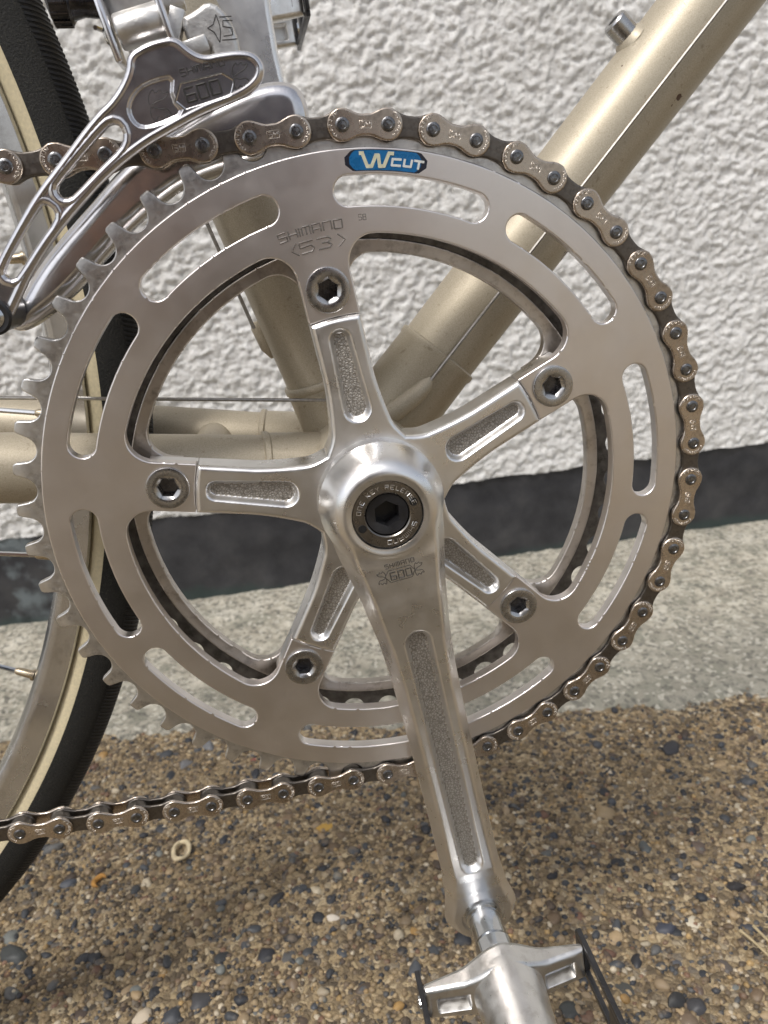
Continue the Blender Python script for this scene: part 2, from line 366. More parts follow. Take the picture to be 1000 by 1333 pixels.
# ---- plates cut from a signed distance field, with a relief front face
_CASES = []
for code in range(16):
    seq = []
    for k in range(4):
        ins, nxt = (code >> k) & 1, (code >> ((k + 1) % 4)) & 1
        if ins: seq.append(k)
        if ins != nxt: seq.append(4 + k)
    _CASES.append(seq)
def sheet(sdf, x0, x1, z0, z1, res):
    nx = int(math.ceil((x1 - x0) / res)) + 1; nz = int(math.ceil((z1 - z0) / res)) + 1
    xs = x0 + np.arange(nx) * res; zs = z0 + np.arange(nz) * res
    X, Z = np.meshgrid(xs, zs, indexing='ij'); D = sdf(X, Z)
    D = np.where(np.abs(D) < res * 0.04, -res * 0.04, D); inside = D < 0
    nid = -np.ones((nx, nz), np.int64); V = []
    cnt = int(inside.sum()); nid[inside] = np.arange(cnt); V = [np.c_[X[inside], Z[inside]]]
    hx = inside[:-1] != inside[1:]; ex = -np.ones((nx, nz), np.int64)
    i, j = np.nonzero(hx); t = D[i, j] / (D[i, j] - D[i + 1, j]); ex[i, j] = cnt + np.arange(len(i)); V.append(np.c_[xs[i] + t * res, zs[j]]); cnt += len(i)
    hz = inside[:, :-1] != inside[:, 1:]; ez = -np.ones((nx, nz), np.int64)
    i, j = np.nonzero(hz); t = D[i, j] / (D[i, j] - D[i, j + 1]); ez[i, j] = cnt + np.arange(len(i)); V.append(np.c_[xs[i], zs[j] + t * res]); cnt += len(i)
    V = np.vstack(V); nb = int(inside.sum())
    code = inside[:-1, :-1] * 1 + inside[1:, :-1] * 2 + inside[1:, 1:] * 4 + inside[:-1, 1:] * 8
    F = []; B = []
    I, J = np.nonzero(code)
    for a, b in zip(I.tolist(), J.tolist()):
        sq = _CASES[code[a, b]]; poly = []
        for q in sq:
            if q == 0: v = nid[a, b]
            elif q == 1: v = nid[a + 1, b]
            elif q == 2: v = nid[a + 1, b + 1]
            elif q == 3: v = nid[a, b + 1]
            elif q == 4: v = ex[a, b]
            elif q == 5: v = ez[a + 1, b]
            elif q == 6: v = ex[a, b + 1]
            else: v = ez[a, b]
            poly.append(int(v))
        F.append(tuple(poly))
        for k in range(len(sq)):
            if sq[k] > 3 and sq[(k + 1) % len(sq)] > 3 and (sq[k] - 4) != (sq[(k + 1) % len(sq)] - 4):
                if len(sq) < 6 or True: B.append((poly[k], poly[(k + 1) % len(sq)]))
    return V, F, B
def plate_mesh(name, sdf, bb, res, yfun, yb, matfun=None, back=True, wall_mat=0, rail=0.0):
    V, F, B = sheet(sdf, *bb, res)
    if rail:        # pull the nodes next to the rim onto one clean line so that the rounded edge is even
        rim = np.zeros(len(V), bool); rim[[q for e in B for q in e]] = True
        for it in range(2):
            X_, Z_ = V[:, 0], V[:, 1]; d0 = sdf(X_, Z_); g1 = (sdf(X_ + .02, Z_) - sdf(X_ - .02, Z_)) / .04; g2 = (sdf(X_, Z_ + .02) - sdf(X_, Z_ - .02)) / .04
            if it == 0: sel = (~rim) & (d0 > -rail - 0.5 * res)
            gl = np.maximum(np.hypot(g1, g2), 0.3); mv = np.where(sel, -(d0 + rail) / gl, 0)
            V = V + np.c_[g1 / gl * mv, g2 / gl * mv]
    n = len(V); x, z = V[:, 0], V[:, 1]; h = 0.03
    d = sdf(x, z); yf = yfun(x, z, np.minimum(d, 0))
    def yy(a, b): return yfun(a, b, np.minimum(sdf(a, b), -1e-3))
    gx = (yy(x + h, z) - yy(x - h, z)) / (2 * h); gz = (yy(x, z + h) - yy(x, z - h)) / (2 * h)
    gx = np.clip(gx, -3, 3); gz = np.clip(gz, -3, 3)
    Nf = np.c_[gx, -np.ones(n), gz]
    sx = (sdf(x + h, z) - sdf(x - h, z)); sz = (sdf(x, z + h) - sdf(x, z - h))
    VV = [np.c_[x, yf, z]]; NN = [Nf]; FF = list(F)
    mi = np.zeros(len(F), int)
    if matfun is not None:
        cx = np.array([x[list(f)].mean() for f in F]); cz = np.array([z[list(f)].mean() for f in F])
        mi = matfun(cx, cz)
    mi = list(mi); off = n
    ybv = yb(x, z) if callable(yb) else np.full(n, float(yb))
    if back:
        NB = np.tile([0, 1.0, 0], (n, 1))
        if callable(yb):
            NB[:, 0] = -np.clip((yb(x + h, z) - yb(x - h, z)) / (2 * h), -3, 3); NB[:, 2] = -np.clip((yb(x, z + h) - yb(x, z - h)) / (2 * h), -3, 3)
        VV.append(np.c_[x, ybv, z]); NN.append(NB)
        FF += [tuple(q + off for q in reversed(f)) for f in F]; mi += [wall_mat] * len(F); off += n
    bi = sorted({q for e in B for q in e}); mp = {q: k for k, q in enumerate(bi)}; nb = len(bi); bi = np.array(bi)
    wn = np.c_[sx[bi], np.zeros(nb), sz[bi]]
    VV += [np.c_[x[bi], yf[bi], z[bi]], np.c_[x[bi], ybv[bi], z[bi]]]; NN += [wn, wn]
    for a, b in B:
        FF.append((mp[b] + off, mp[a] + off, mp[a] + off + nb, mp[b] + off + nb)); mi.append(wall_mat)
    return mesh_from(name, np.vstack(VV), FF, np.vstack(NN), mi)
def edge_round(d, r, k=1.0):
    """drop of a rounded rim of radius r at signed distance d (negative inside)"""
    q = np.clip(1 + d / r, 0, 1); return k * r * (1 - np.sqrt(np.maximum(1 - q * q, 0.0)))
def smin(a, b, k):
    h = np.clip(0.5 + 0.5 * (b - a) / k, 0, 1); return b * (1 - h) + a * h - k * h * (1 - h)
def runion(a, b, r):
    u = np.maximum(r - a, 0); v = np.maximum(r - b, 0)
    return np.maximum(r, np.minimum(a, b)) - np.hypot(u, v)
def sstep(x, a, b):
    t = np.clip((x - a) / (b - a), 0, 1); return t * t * (3 - 2 * t)
def poly_sdf(P):
    P = np.array(P, float)
    def f(x, z):
        x = np.asarray(x, float); z = np.asarray(z, float)
        best = np.full(x.shape, 1e18); ins = np.zeros(x.shape, bool)
        for i in range(len(P)):
            ax, az = P[i - 1]; bx, bz = P[i]; ex, ez = bx - ax, bz - az
            t = np.clip(((x - ax) * ex + (z - az) * ez) / (ex * ex + ez * ez + 1e-12), 0, 1)
            best = np.minimum(best, (x - ax - t * ex) ** 2 + (z - az - t * ez) ** 2)
            c = ((az > z) != (bz > z)) & (x < ex * (z - az) / (ez if abs(ez) > 1e-12 else 1e-12) + ax); ins ^= c
        d = np.sqrt(best); return np.where(ins, -d, d)
    return f
def smooth_loop(P, it=2):
    P = [tuple(q) for q in P]
    for _ in range(it):
        Q = []
        for i in range(len(P)):
            a, b = P[i], P[(i + 1) % len(P)]
            Q += [(0.75 * a[0] + 0.25 * b[0], 0.75 * a[1] + 0.25 * b[1]), (0.25 * a[0] + 0.75 * b[0], 0.25 * a[1] + 0.75 * b[1])]
        P = Q
    return P

# ---- single-stroke engraving alphabet (unit cell 0..1 x 0..1)
GLY = {'S': [[(1, 1), (0, 1), (0, .55), (1, .5), (1, 0), (0, 0)]], 'H': [[(0, 0), (0, 1)], [(1, 0), (1, 1)], [(0, .5), (1, .5)]], 'I': [[(.5, 0), (.5, 1)]],
       'M': [[(0, 0), (0, 1), (1, 1), (1, 0)], [(.5, 1), (.5, 0)]], 'A': [[(0, 0), (0, 1), (1, 1), (1, 0)], [(0, .4), (1, .4)]], 'N': [[(0, 0), (0, 1), (1, 1), (1, 0)]],
       'O': [[(0, 0), (0, 1), (1, 1), (1, 0), (0, 0)]], '6': [[(1, 1), (0, 1), (0, 0), (1, 0), (1, .5), (0, .5)]], '0': [[(0, 0), (0, 1), (1, 1), (1, 0), (0, 0)]],
       '5': [[(1, 1), (0, 1), (0, .55), (.8, .6), (1, .3), (.8, 0), (0, 0)]], '3': [[(0, 1), (.8, 1), (1, .75), (.7, .52), (.3, .52)], [(.7, .52), (1, .25), (.8, 0), (0, 0)]],
       '<': [[(1, 1), (0, .5), (1, 0)]], '>': [[(0, 1), (1, .5), (0, 0)]], 'E': [[(1, 1), (0, 1), (0, 0), (1, 0)], [(0, .5), (.8, .5)]], 'K': [[(0, 0), (0, 1)], [(1, 1), (0, .45), (1, 0)]],
       'Y': [[(0, 1), (.5, .5), (1, 1)], [(.5, .5), (.5, 0)]], 'R': [[(0, 0), (0, 1), (1, 1), (1, .5), (0, .5)], [(.5, .5), (1, 0)]], 'L': [[(0, 1), (0, 0), (1, 0)]],
       'W': [[(0, 1), (.25, 0), (.5, .7), (.75, 0), (1, 1)]], 'B': [[(0, 0), (0, 1), (.9, 1), (.9, .55), (0, .5)], [(.9, .5), (1, 0), (0, 0)]], ' ': [], 'a': [[(0, 0), (0, .8), (1, .8), (1, 0), (0, 0)], [(1, 0), (1.1, 0)]]}
def strokes(text, w, h, gap):
    out = []; x = 0
    for ch in text:
        ww = 0 if ch == 'I' else w
        for pl in GLY[ch]: out.append([((x + (q[0] if ch != 'I' else 0) * ww), q[1] * h) for q in pl])
        x += (ww if ch != ' ' else w * 0.5) + gap
    return out, x - gap
def engrave(acc, pls, fn, r=0.13, seg=5, step=0.6):
    """raised hairline beads along polylines; fn maps (u, v) to a point"""
    for pl in pls:
        pts = []
        for (a, b) in zip(pl[:-1], pl[1:]):
            L = math.hypot(b[0] - a[0], b[1] - a[1]); n = max(1, int(L / step))
            pts += [(a[0] + (b[0] - a[0]) * k / n, a[1] + (b[1] - a[1]) * k / n) for k in range(n)]
        pts.append(pl[-1])
        acc.tube([fn(*q) for q in pts], r, seg, True)
CURL = [[(0, 0), (.35, .25), (.75, .35), (1, .75), (.6, .62), (.62, .9), (.3, .65), (.25, .95), (0, .6), (-.05, .25), (0, 0)],
        [(0, 0), (.4, -.2), (.8, -.15), (1.0, -.7), (.7, -.45), (.55, -.85), (.35, -.5), (.1, -.9), (-.05, -.4), (0, 0)]]

CURL = [smooth_loop(q[:-1], 2) for q in CURL]; CURL = [q + q[:1] for q in CURL]

# ------------------------------------------------------------------ setting: ground, concrete strip, wall
def axis_grid(fine0, fine1, step, far):
    a = list(np.arange(fine0, fine1 + 1e-6, step)); L = []; R = []
    d = step; q = fine0
    while q > -far: d *= 1.35; q -= d; L.append(q)
    d = step; q = a[-1]
    while q < far: d *= 1.35; q += d; R.append(q)
    return np.array(L[::-1] + a + R)
def grid_faces(nx, ny):
    i, j = np.meshgrid(np.arange(nx - 1), np.arange(ny - 1), indexing='ij'); a = (i * ny + j).ravel()
    return np.c_[a, a + ny, a + ny + 1, a + 1].tolist()
gx = axis_grid(-330, 480, 2.5, 15000); gy = axis_grid(-160, 330, 2.5, 15000)
X, Y = np.meshgrid(gx, gy, indexing='ij')
near = (np.abs(X) < 2000) & (np.abs(Y) < 2000)
Zg = GZ + (fbm(X / 7.0, Y / 7.0, 3, 3) - 0.5) * 2.4 * near + (fbm(X / 60.0, Y / 60.0, 2, 9) - 0.5) * 2.0 * near - np.where(Y > 318, 3.0, 0.0)
ground = link("ground", mesh_from("ground", np.c_[X.ravel(), Y.ravel(), Zg.ravel()], grid_faces(*X.shape)), None, (SAND,))
ground['kind'] = 'structure'; ground['label'] = 'exposed aggregate concrete paving of tan sand and dark pebbles'
def ground_h(x, y):
    return GZ + (fbm(x / 7.0, y / 7.0, 3, 3) - 0.5) * 2.4 + (fbm(x / 60.0, y / 60.0, 2, 9) - 0.5) * 2.0
def strip_edge(x):
    return 209.2 + (299.3 - x) * (86.5 / 470.0) + (fbm(x / 40.0, x * 0 + 3, 3, 21) - 0.5) * 34 + (fbm(x / 9.0, x * 0 + 8, 2, 25) - 0.5) * 9

def ico(sub):
    bm = bmesh.new(); bmesh.ops.create_icosphere(bm, subdivisions=sub, radius=1.0)
    V = np.array([v.co[:] for v in bm.verts]); bm.verts.index_update(); F = np.array([[v.index for v in f.verts] for f in bm.faces]); bm.free(); return V, F
def stone_shape(V, seed, amp=0.22, ang=0.0):
    r = np.random.default_rng(seed); k = V.copy()
    for _ in range(4):
        d = r.normal(size=3); d /= np.linalg.norm(d); q = k @ d
        k = k * (1 + amp * np.sin(q * r.uniform(1.2, 2.6) + r.uniform(0, 6)))[:, None]
    for _ in range(int(ang)):
        d = r.normal(size=3); d /= np.linalg.norm(d); lim = r.uniform(0.72, 0.9); q = k @ d
        k = k - np.maximum(q - lim, 0)[:, None] * d * 0.85
    return k
IV, IF = ico(3)
stone_meshes = []
for s in range(9):
    k = stone_shape(IV, 100 + s, 0.17, 9); stone_meshes.append(k)
peb_me = []
for k in stone_meshes:
    me = mesh_from("pebble", k * np.array([1.0, 0.76, 0.62]), IF.tolist()); me.materials.append(PEB_MAT); me.set_sharp_from_angle(angle=math.radians(30)); peb_me.append(me)
placed = []
def free(x, y, r, f=0.8):
    return all((x - a) ** 2 + (y - b) ** 2 > (f * (r + c)) ** 2 for a, b, c in placed)
def add_pebble(x, y, r, col, rot=None):
    placed.append((x, y, r)); me = peb_me[rng.integers(len(peb_me))]
    mt = Matrix.Translation(Vector((x, y, float(ground_h(np.array([x]), np.array([y]))[0]) + r * rng.uniform(-0.48, -0.12))) * MM) @ Matrix.Rotation(rot if rot is not None else rng.uniform(0, 6.28), 4, 'Z') @ Matrix.Rotation(rng.uniform(-0.25, 0.25), 4, 'X') @ Matrix.Scale(r, 4)
    o = link("pebble", me, ground, (), mt); o.color = tuple(col) + (1,)
CAMR = np.array([RIGHT[:], DOWN[:], FWD[:]])
def on_ground(px, py, z=GZ):
    d = CAMR.T @ np.array([(px - 500) / 1033.139, (py - 666.5) / 1033.139, 1.0]); t = (z - CAM[2]) / d[2]; return (CAM + t * d)[:2]
KNOWN = [(345, 1245, 7.5, (0.03, 0.032, 0.04)), (376, 1244, 5.5, (0.10, 0.10, 0.10)), (262, 1303, 7.5, (0.06, 0.06, 0.065)), (333, 1314, 6.0, (0.13, 0.135, 0.13)), (222, 1322, 7, (0.045, 0.05, 0.06)),
         (185, 1322, 6.5, (0.55, 0.47, 0.36)), (475, 1288, 7.5, (0.10, 0.075, 0.055)), (436, 1197, 3.8, (0.62, 0.56, 0.48)), (422, 1288, 5, (0.06, 0.062, 0.068)),
         (907, 1201, 7.5, (0.58, 0.52, 0.40)), (712, 1112, 8.5, (0.11, 0.115, 0.11)), (830, 1037, 6.5, (0.028, 0.028, 0.032)), (875, 973, 8.5, (0.04, 0.04, 0.045)), (668, 1034, 5.5, (0.06, 0.065, 0.085)),
         (843, 1058, 5, (0.035, 0.037, 0.045)), (980, 1148, 8, (0.07, 0.055, 0.05)), (955, 1153, 7, (0.03, 0.028, 0.03)), (828, 1250, 7, (0.025, 0.026, 0.03)), (882, 1252, 6, (0.10, 0.105, 0.12)),
         (973, 1206, 6.5, (0.05, 0.053, 0.065)), (948, 1262, 5, (0.10, 0.085, 0.075)), (812, 1290, 7, (0.07, 0.07, 0.065)), (743, 1317, 6.5, (0.05, 0.055, 0.055)), (905, 1309, 6.5, (0.05, 0.05, 0.055)), (882, 1303, 6, (0.03, 0.03, 0.03)),
         (910, 1283, 7, (0.12, 0.085, 0.065)), (893, 1325, 8, (0.17, 0.125, 0.085)), (720, 1140, 5.5, (0.02, 0.02, 0.024)), (812, 1160, 4.8, (0.045, 0.045, 0.05)), (860, 1208, 6, (0.05, 0.055, 0.075)), (840, 1105, 5, (0.09, 0.10, 0.10)),
         (910, 1103, 7, (0.14, 0.105, 0.085)), (790, 1060, 9, (0.30, 0.225, 0.13)), (358, 1170, 5.5, (0.035, 0.035, 0.04)), (415, 1188, 6.5, (0.025, 0.026, 0.03)), (345, 1152, 5, (0.03, 0.032, 0.038)), (430, 1172, 5, (0.035, 0.038, 0.045)),
         (92, 1150, 5, (0.06, 0.068, 0.085)), (20, 1245, 8, (0.05, 0.055, 0.055)), (100, 1320, 6.5, (0.075, 0.055, 0.045)), (421, 1078, 6.5, (0.46, 0.28, 0.06)), (190, 1108, 5, (0.10, 0.075, 0.06)), (213, 1078, 7, (0.05, 0.053, 0.06)), (243, 996, 6, (0.17, 0.17, 0.175)), (272, 973, 6.5, (0.16, 0.165, 0.175)), (330, 988, 4.5, (0.30, 0.09, 0.07)), (290, 1244, 6, (0.035, 0.038, 0.042))]
npeb = 0
for px, py, r, c in KNOWN:
    x, y = on_ground(px, py); add_pebble(x, y, r, c); npeb += 1
cand = np.array([[rng.uniform(0, 1000), rng.uniform(930, 1345)] for _ in range(5000)])
for (px, py) in cand:
    if npeb >= 300: break
    x, y = on_ground(px, py); r = float(np.clip(rng.gamma(6.0, 0.62), 3.0, 6.2))
    if y > strip_edge(np.array([x]))[0] - 4 or not free(x, y, r, 1.05): continue
    add_pebble(x, y, r, pick(PEB_PAL, 1)[0]); npeb += 1
# the countless smaller stones and grains: one object
I1, F1 = ico(1); I2, F2 = ico(2)
def scatter(n, rfun, I, F, sink, xr, yr, pal, seed0):
    xs = rng.uniform(*xr, n); ys = rng.uniform(*yr, n); rs = rfun(n)
    keep = ys < strip_edge(xs) + np.minimum(rng.exponential(9, n), 34) - 3; xs, ys, rs = xs[keep], ys[keep], rs[keep]; n = len(xs)
    cols = pick(pal, n); zs = ground_h(xs, ys) + rs * rng.uniform(sink - 0.2, sink + 0.2, n)
    sh = np.array([stone_shape(I, seed0 + q, 0.16, 3) for q in range(14)])[rng.integers(14, size=n)]
    sc3 = np.c_[np.ones(n), rng.uniform(0.6, 0.95, n), rng.uniform(0.5, 0.8, n)] * rs[:, None]
    a = rng.uniform(0, 6.28, n); P = sh * sc3[:, None, :]
    px = P[:, :, 0] * np.cos(a)[:, None] - P[:, :, 1] * np.sin(a)[:, None]; py = P[:, :, 0] * np.sin(a)[:, None] + P[:, :, 1] * np.cos(a)[:, None]
    P = np.stack([px + xs[:, None], py + ys[:, None], P[:, :, 2] + zs[:, None]], -1)
    FF = (F[None] + (np.arange(n) * len(I))[:, None, None]).reshape(-1, 3)
    return P.reshape(-1, 3), FF, np.repeat(cols, len(I), 0)
parts = [scatter(2600, lambda n: np.clip(rng.gamma(5, 0.55, n), 1.9, 3.6), I2, F2, -0.15, (-330, 470), (-150, 300), PEB_PAL, 300),
         scatter(46000, lambda n: rng.uniform(0.7, 2.2, n), I1, F1, 0.0, (-330, 470), (-150, 300), SAND_PAL, 400)]
off = 0; VV = []; FF = []; CC = []
for P, F, c in parts:
    VV.append(P); FF.append(F + off); CC.append(c); off += len(P)
VV = np.vstack(VV); FF = np.vstack(FF); CC = np.vstack(CC)
me = bpy.data.meshes.new("gravel"); me.vertices.add(len(VV)); me.vertices.foreach_set('co', (VV * MM).ravel())
me.loops.add(FF.size); me.loops.foreach_set('vertex_index', FF.ravel().astype(np.int32)); me.polygons.add(len(FF))
me.polygons.foreach_set('loop_start', np.arange(0, FF.size, 3, dtype=np.int32)); me.update(calc_edges=True)
me.polygons.foreach_set('use_smooth', [True] * len(FF))
at = me.attributes.new('tint', 'FLOAT_COLOR', 'POINT'); at.data.foreach_set('color', np.c_[CC, np.ones(len(CC))].ravel())
gravel = link("gravel", me, ground, (GRAIN_MAT,)); gravel['kind'] = 'stuff'

# concrete strip along the foot of the wall
sx_ = axis_grid(-420, 620, 3, 3000); ts = np.linspace(0, 1, 130)
XX, TT = np.meshgrid(sx_, ts, indexing='ij'); E0 = np.minimum(strip_edge(np.clip(XX, -800, 1200)), 330); YY = E0 + (WY + 8 - E0) * TT
ZZ = GZ + 3.4 * sstep(TT, 0, 0.05) - 2.5 * (TT < 1e-6) + ((fbm(XX / 14.0, YY / 14.0, 4, 31) - 0.5) * 3.6 + (fbm(XX / 4.5, YY / 7.0, 2, 35) - 0.5) * 2.2) * sstep(TT, 0, 0.03)
strip = link("concrete_strip", mesh_from("concrete_strip", np.c_[XX.ravel(), YY.ravel(), ZZ.ravel()], grid_faces(*XX.shape)), None, (CONCRETE,))
strip['kind'] = 'structure'; strip['label'] = 'rough grey concrete strip between the pebble paving and the black wall base'

# stucco wall with its black base band
wall = root("stucco_wall", (0, WY * MM, GZ * MM), 'white rough-cast stucco wall with a black band along its foot, behind the bicycle', 'wall')
wx = axis_grid(-400, 600, 1.7, 3000); wz = np.concatenate([np.arange(-176, 420, 1.7), np.arange(420, 2300, 40.0)])
XX, ZZ = np.meshgrid(wx, wz, indexing='ij')
wob = (fbm(XX / 30.0, ZZ * 0, 2, 77) - 0.5) * 5.0 * (ZZ < -174)
qx = XX + (fbm(XX / 9.0, ZZ / 9.0, 2, 55) - 0.5) * 9; qz = ZZ + (fbm(XX / 9.0 + 7, ZZ / 9.0 + 3, 2, 56) - 0.5) * 9
n1 = fbm(qx / 6.2, qz / 4.7, 3, 41); n2 = np.abs(vnoise(qx / 4.2, qz / 3.4, 45) - 0.5) * 2; n4 = fbm(XX / 2.6, ZZ / 2.4, 2, 46); n3 = fbm(XX / 70.0, ZZ / 70.0, 2, 48)
hgt = np.clip((n1 - 0.30) / 0.42, 0, 1) ** 0.9 * 2.7 + n2 * 1.0 + n4 * 1.3 + (n3 - 0.5) * 2.5
YW = WY - hgt + 1.5
stucco_o = link("stucco_face", mesh_from("stucco_face", np.c_[XX.ravel(), YW.ravel(), (ZZ + wob).ravel()], [tuple(f) for f in grid_faces(*XX.shape)]), wall, (STUCCO,))
a = Acc(); a.box((0, 640, 1000), (3000, 112, 1300)); a.build("wall_core", STUCCO, wall)
bxs = axis_grid(-420, 640, 5, 3000); bzs = np.linspace(GZ - 8, -172, 24); XX, ZZ = np.meshgrid(bxs, bzs, indexing='ij')
YB = WY + 1.5 + (fbm(XX / 45.0, ZZ / 45.0, 3, 61) - 0.5) * 4
link("base_band", mesh_from("base_band", np.c_[XX.ravel(), YB.ravel(), ZZ.ravel()], grid_faces(*XX.shape)), wall, (BAND,))['label'] = 'black coated band along the foot of the wall, stained pale at the left'

# ------------------------------------------------------------------ bicycle
bike = root("bicycle", BASE, 'champagne gold vintage road bicycle with polished alloy crankset, seen from its drive side', 'bicycle')
def part(name, mesh_or_none=None, mats=()):
    return link(name, mesh_or_none, bike, mats)

# ---- frame
a = Acc()
a.rings([(15, 10.5), (19.4, 10.5), (20, 10), (20, -56), (19.4, -56.6), (15, -56.6)], (0, 22, 0), '-y', 40, cap1=False)
SEAT = Vector((-math.cos(math.radians(73.1)), 0, math.sin(math.radians(73.1)))); DOWNT = Vector((math.cos(math.radians(47)), 0, math.sin(math.radians(47))))
O = Vector((0, 46, 0))
# sockets of the bottom bracket shell
a.tube([O, O + SEAT * 30.6, O + SEAT * 31.2, O + SEAT * 33.0, O + SEAT * 33.6, O + SEAT * 33.7], [15.8, 15.1, 15.6, 15.6, 15.1, 14.2], 40)
a.tube([O, O + DOWNT * 45.6, O + DOWNT * 46.4, O + DOWNT * 48.2, O + DOWNT * 48.7, O + DOWNT * 48.8], [16.3, 15.4, 15.9, 15.9, 15.4, 14.5], 40)
CS0 = Vector((-12, 30, 1.5)); CS1 = Vector((-400, -14, 62)); CSF0 = Vector((-12, 62, 1.5)); CSF1 = Vector((-400, 106, 62))
def lerp(p, q, t): return p + (q - p) * t
for p, q in ((CS0, CS1), (CSF0, CSF1)):
    a.tube([lerp(p, q, -0.01), lerp(p, q, 0.0555), lerp(p, q, 0.057), lerp(p, q, 0.0608), lerp(p, q, 0.0618), lerp(p, q, 0.062)], [12.6, 11.9, 12.4, 12.4, 11.9, 11.0], 32)
frame = a.build("frame", PAINT, bike, angle=40)
a = Acc(); a.tube([O + SEAT * k for k in (10, 200, 470)], 14.3, 48); a.build("seat_tube", PAINT, frame)
a = Acc(); a.tube([O + DOWNT * k for k in (10, 250, 560)], 14.6, 48); a.build("down_tube", PAINT, frame)
for p, q in ((CS0, CS1), (CSF0, CSF1)):
    a = Acc(); a.tube([lerp(p, q, t) for t in (0.0, 0.25, 0.5, 0.8, 1.0)], [11, 11.4, 10.6, 8, 6.5], 36); a.build("chainstay", PAINT, frame)
a = Acc(); a.tube([lerp(CS0, CS1, 0.105) + Vector((0, 0, 1)), lerp(CSF0, CSF1, 0.105) + Vector((0, 0, 1))], 7.0, 24); a.build("chainstay_bridge", PAINT, frame)
a = Acc(); NRM = Vector((-0.731, 0, 0.682))
b0 = O + DOWNT * 168 + NRM * 13.5
a.tube([b0, b0 + NRM * 1.6, b0 + NRM * 2.4], [6.2, 5.2, 4.2], 20, mi=0); a.tube([b0 + NRM * 2.2, b0 + NRM * 8.2, b0 + NRM * 8.8], [4.3, 4.3, 3.8], 18, mi=1)
a.tube([b0 + NRM * 8.75, b0 + NRM * 8.85], [2.2, 2.0], 6, mi=2)  # flat dark disc, the socket's shade painted on the bolt head
a.build("bottle_boss", (PAINT, BOLT_STEEL, HOLE_SHADE), frame)
# cable guide brazed on the shell, swept up along the tube
def on_down(t, ang, off=0.0):
    """point at distance t along the down tube, at angle ang round it (0 = up-left edge, +90 = towards the camera)"""
    r = 14.6 + off; return O + DOWNT * t + NRM * (r * math.cos(ang)) + Vector((0, -1, 0)) * (r * math.sin(ang))
A_C = math.radians(87)
a = Acc(); a.tube([on_down(t, A_C + da, 0.2) for t, da in ((4, -0.62), (12, -0.42), (18, -0.27), (25, -0.12), (32, 0.0), (37, 0.04), (39.5, 0.04))], [5.6, 4.8, 4.2, 3.8, 3.4, 2.6, 1.0], 20); a.build("cable_guide", PAINT, frame)
a = Acc(); a.tube([on_down(t, A_C + 0.04, 1.2) for t in (36, 200, 400, 560)], 0.62, 8); a.build("gear_cable", CABLE, bike)
a = Acc(); a.tube([(-2, 29, 24.5), (-11, 29, 25.6), (-115.4, 28, 38.4), (-300, 26, 60)], 0.62, 8); a.build("gear_cable", CABLE, bike)
# front derailleur cable behind the seat tube, with its stop
pts = [O + SEAT * k + Vector((-0.956, 0, -0.29)) * o_ + Vector((0, -6, 0)) for k, o_ in ((52, 16.3), (58, 16.2), (100, 16.2), (150, 16))] + [Vector((-63, 10, 136))]
a = Acc(); a.tube(pts[1:], 0.62, 8); a.build("gear_cable", CABLE, bike)
a = Acc(); c0 = O + SEAT * 54 + Vector((-0.956, 0, -0.29)) * 14.6 + Vector((0, 4, 0)); a.tube([c0 - SEAT * 9, c0 - SEAT * 5, c0 + SEAT * 3, c0 + SEAT * 5], [0.8, 2.8, 3.1, 2.2], 16); a.build("cable_stop", PAINT, frame)
a = Acc(); a.tube([O + SEAT * 156, O + SEAT * 170], 14.45, 48); a.build("yellow_decal", YELLOW, frame)

# ---- outer chainring
NT = 53; PITCH = 12.7; R0 = 107.2; DA = 2 * math.pi / NT; PH0 = -0.0094387
BA = math.radians(-8.3)
def polar(x, z): return np.hypot(x, z), np.arctan2(x, z)
def tooth_field(x, z, n, rp, phase, tip, rc=4.0, alpha=20):
    r, th = polar(x, z); da = 2 * math.pi / n
    q = (th - phase + da / 2) % da - da / 2
    u = np.abs(r * np.sin(q)); v = r * np.cos(q) - rp
    ca, sa = math.cos(math.radians(alpha)), math.sin(math.radians(alpha))
    line = u * ca - v * sa - rc; circ = np.hypot(u, v) - rc
    vall = np.where(u * sa + v * ca > 0, line, circ)
    return -smin(tip - r, vall, 0.9)
def sector(th, half=math.pi / 5):
    return (th - BA + half) % (2 * half) - half
def win_field(x, z, rin, hw, rend, fil):
    r, th = polar(x, z); q = sector(th); t = r * np.cos(q); s = r * np.sin(q)
    tab = np.maximum(np.abs(s) - hw, rend - r)
    return runion(rin - r, tab, fil)
def slots_field(x, z):
    r, th = polar(x, z); q = np.abs(sector(th)); q = np.abs(q - math.radians(19.5))
    h = math.radians(11.8); e = q - h
    dend = np.hypot(r * np.cos(np.maximum(e, 0)) - 90.5, r * np.sin(np.maximum(e, 0)))
    return np.where(e > 0, dend, np.abs(r - 90.5)) - 4.0
def ring_sdf(x, z):
    d = np.maximum(np.hypot(x, z) - 101.5, win_field(x, z, 79.0, 7.75, 56.95, 9.5))
    d = np.maximum(d, -slots_field(x, z))
    for k in range(5):
        ba = BA + k * 2 * math.pi / 5
        d = np.maximum(d, 5.0 - np.hypot(x - 65 * math.sin(ba), z - 65 * math.cos(ba)))
    return d
def ring_y(x, z, d):
    return -3.0 + edge_round(d, 0.5) + 0.0 * x
me = plate_mesh("chainring", ring_sdf, (-103, 103, -103, 103), 0.6, ring_y, 0.9, rail=0.5)
ring = part("chainring", me, (ALU_RING,))
def teeth_sdf(x, z): return np.maximum(tooth_field(x, z, NT, R0, PH0, 109.9, 4.0, 15), 99.5 - np.hypot(x, z))
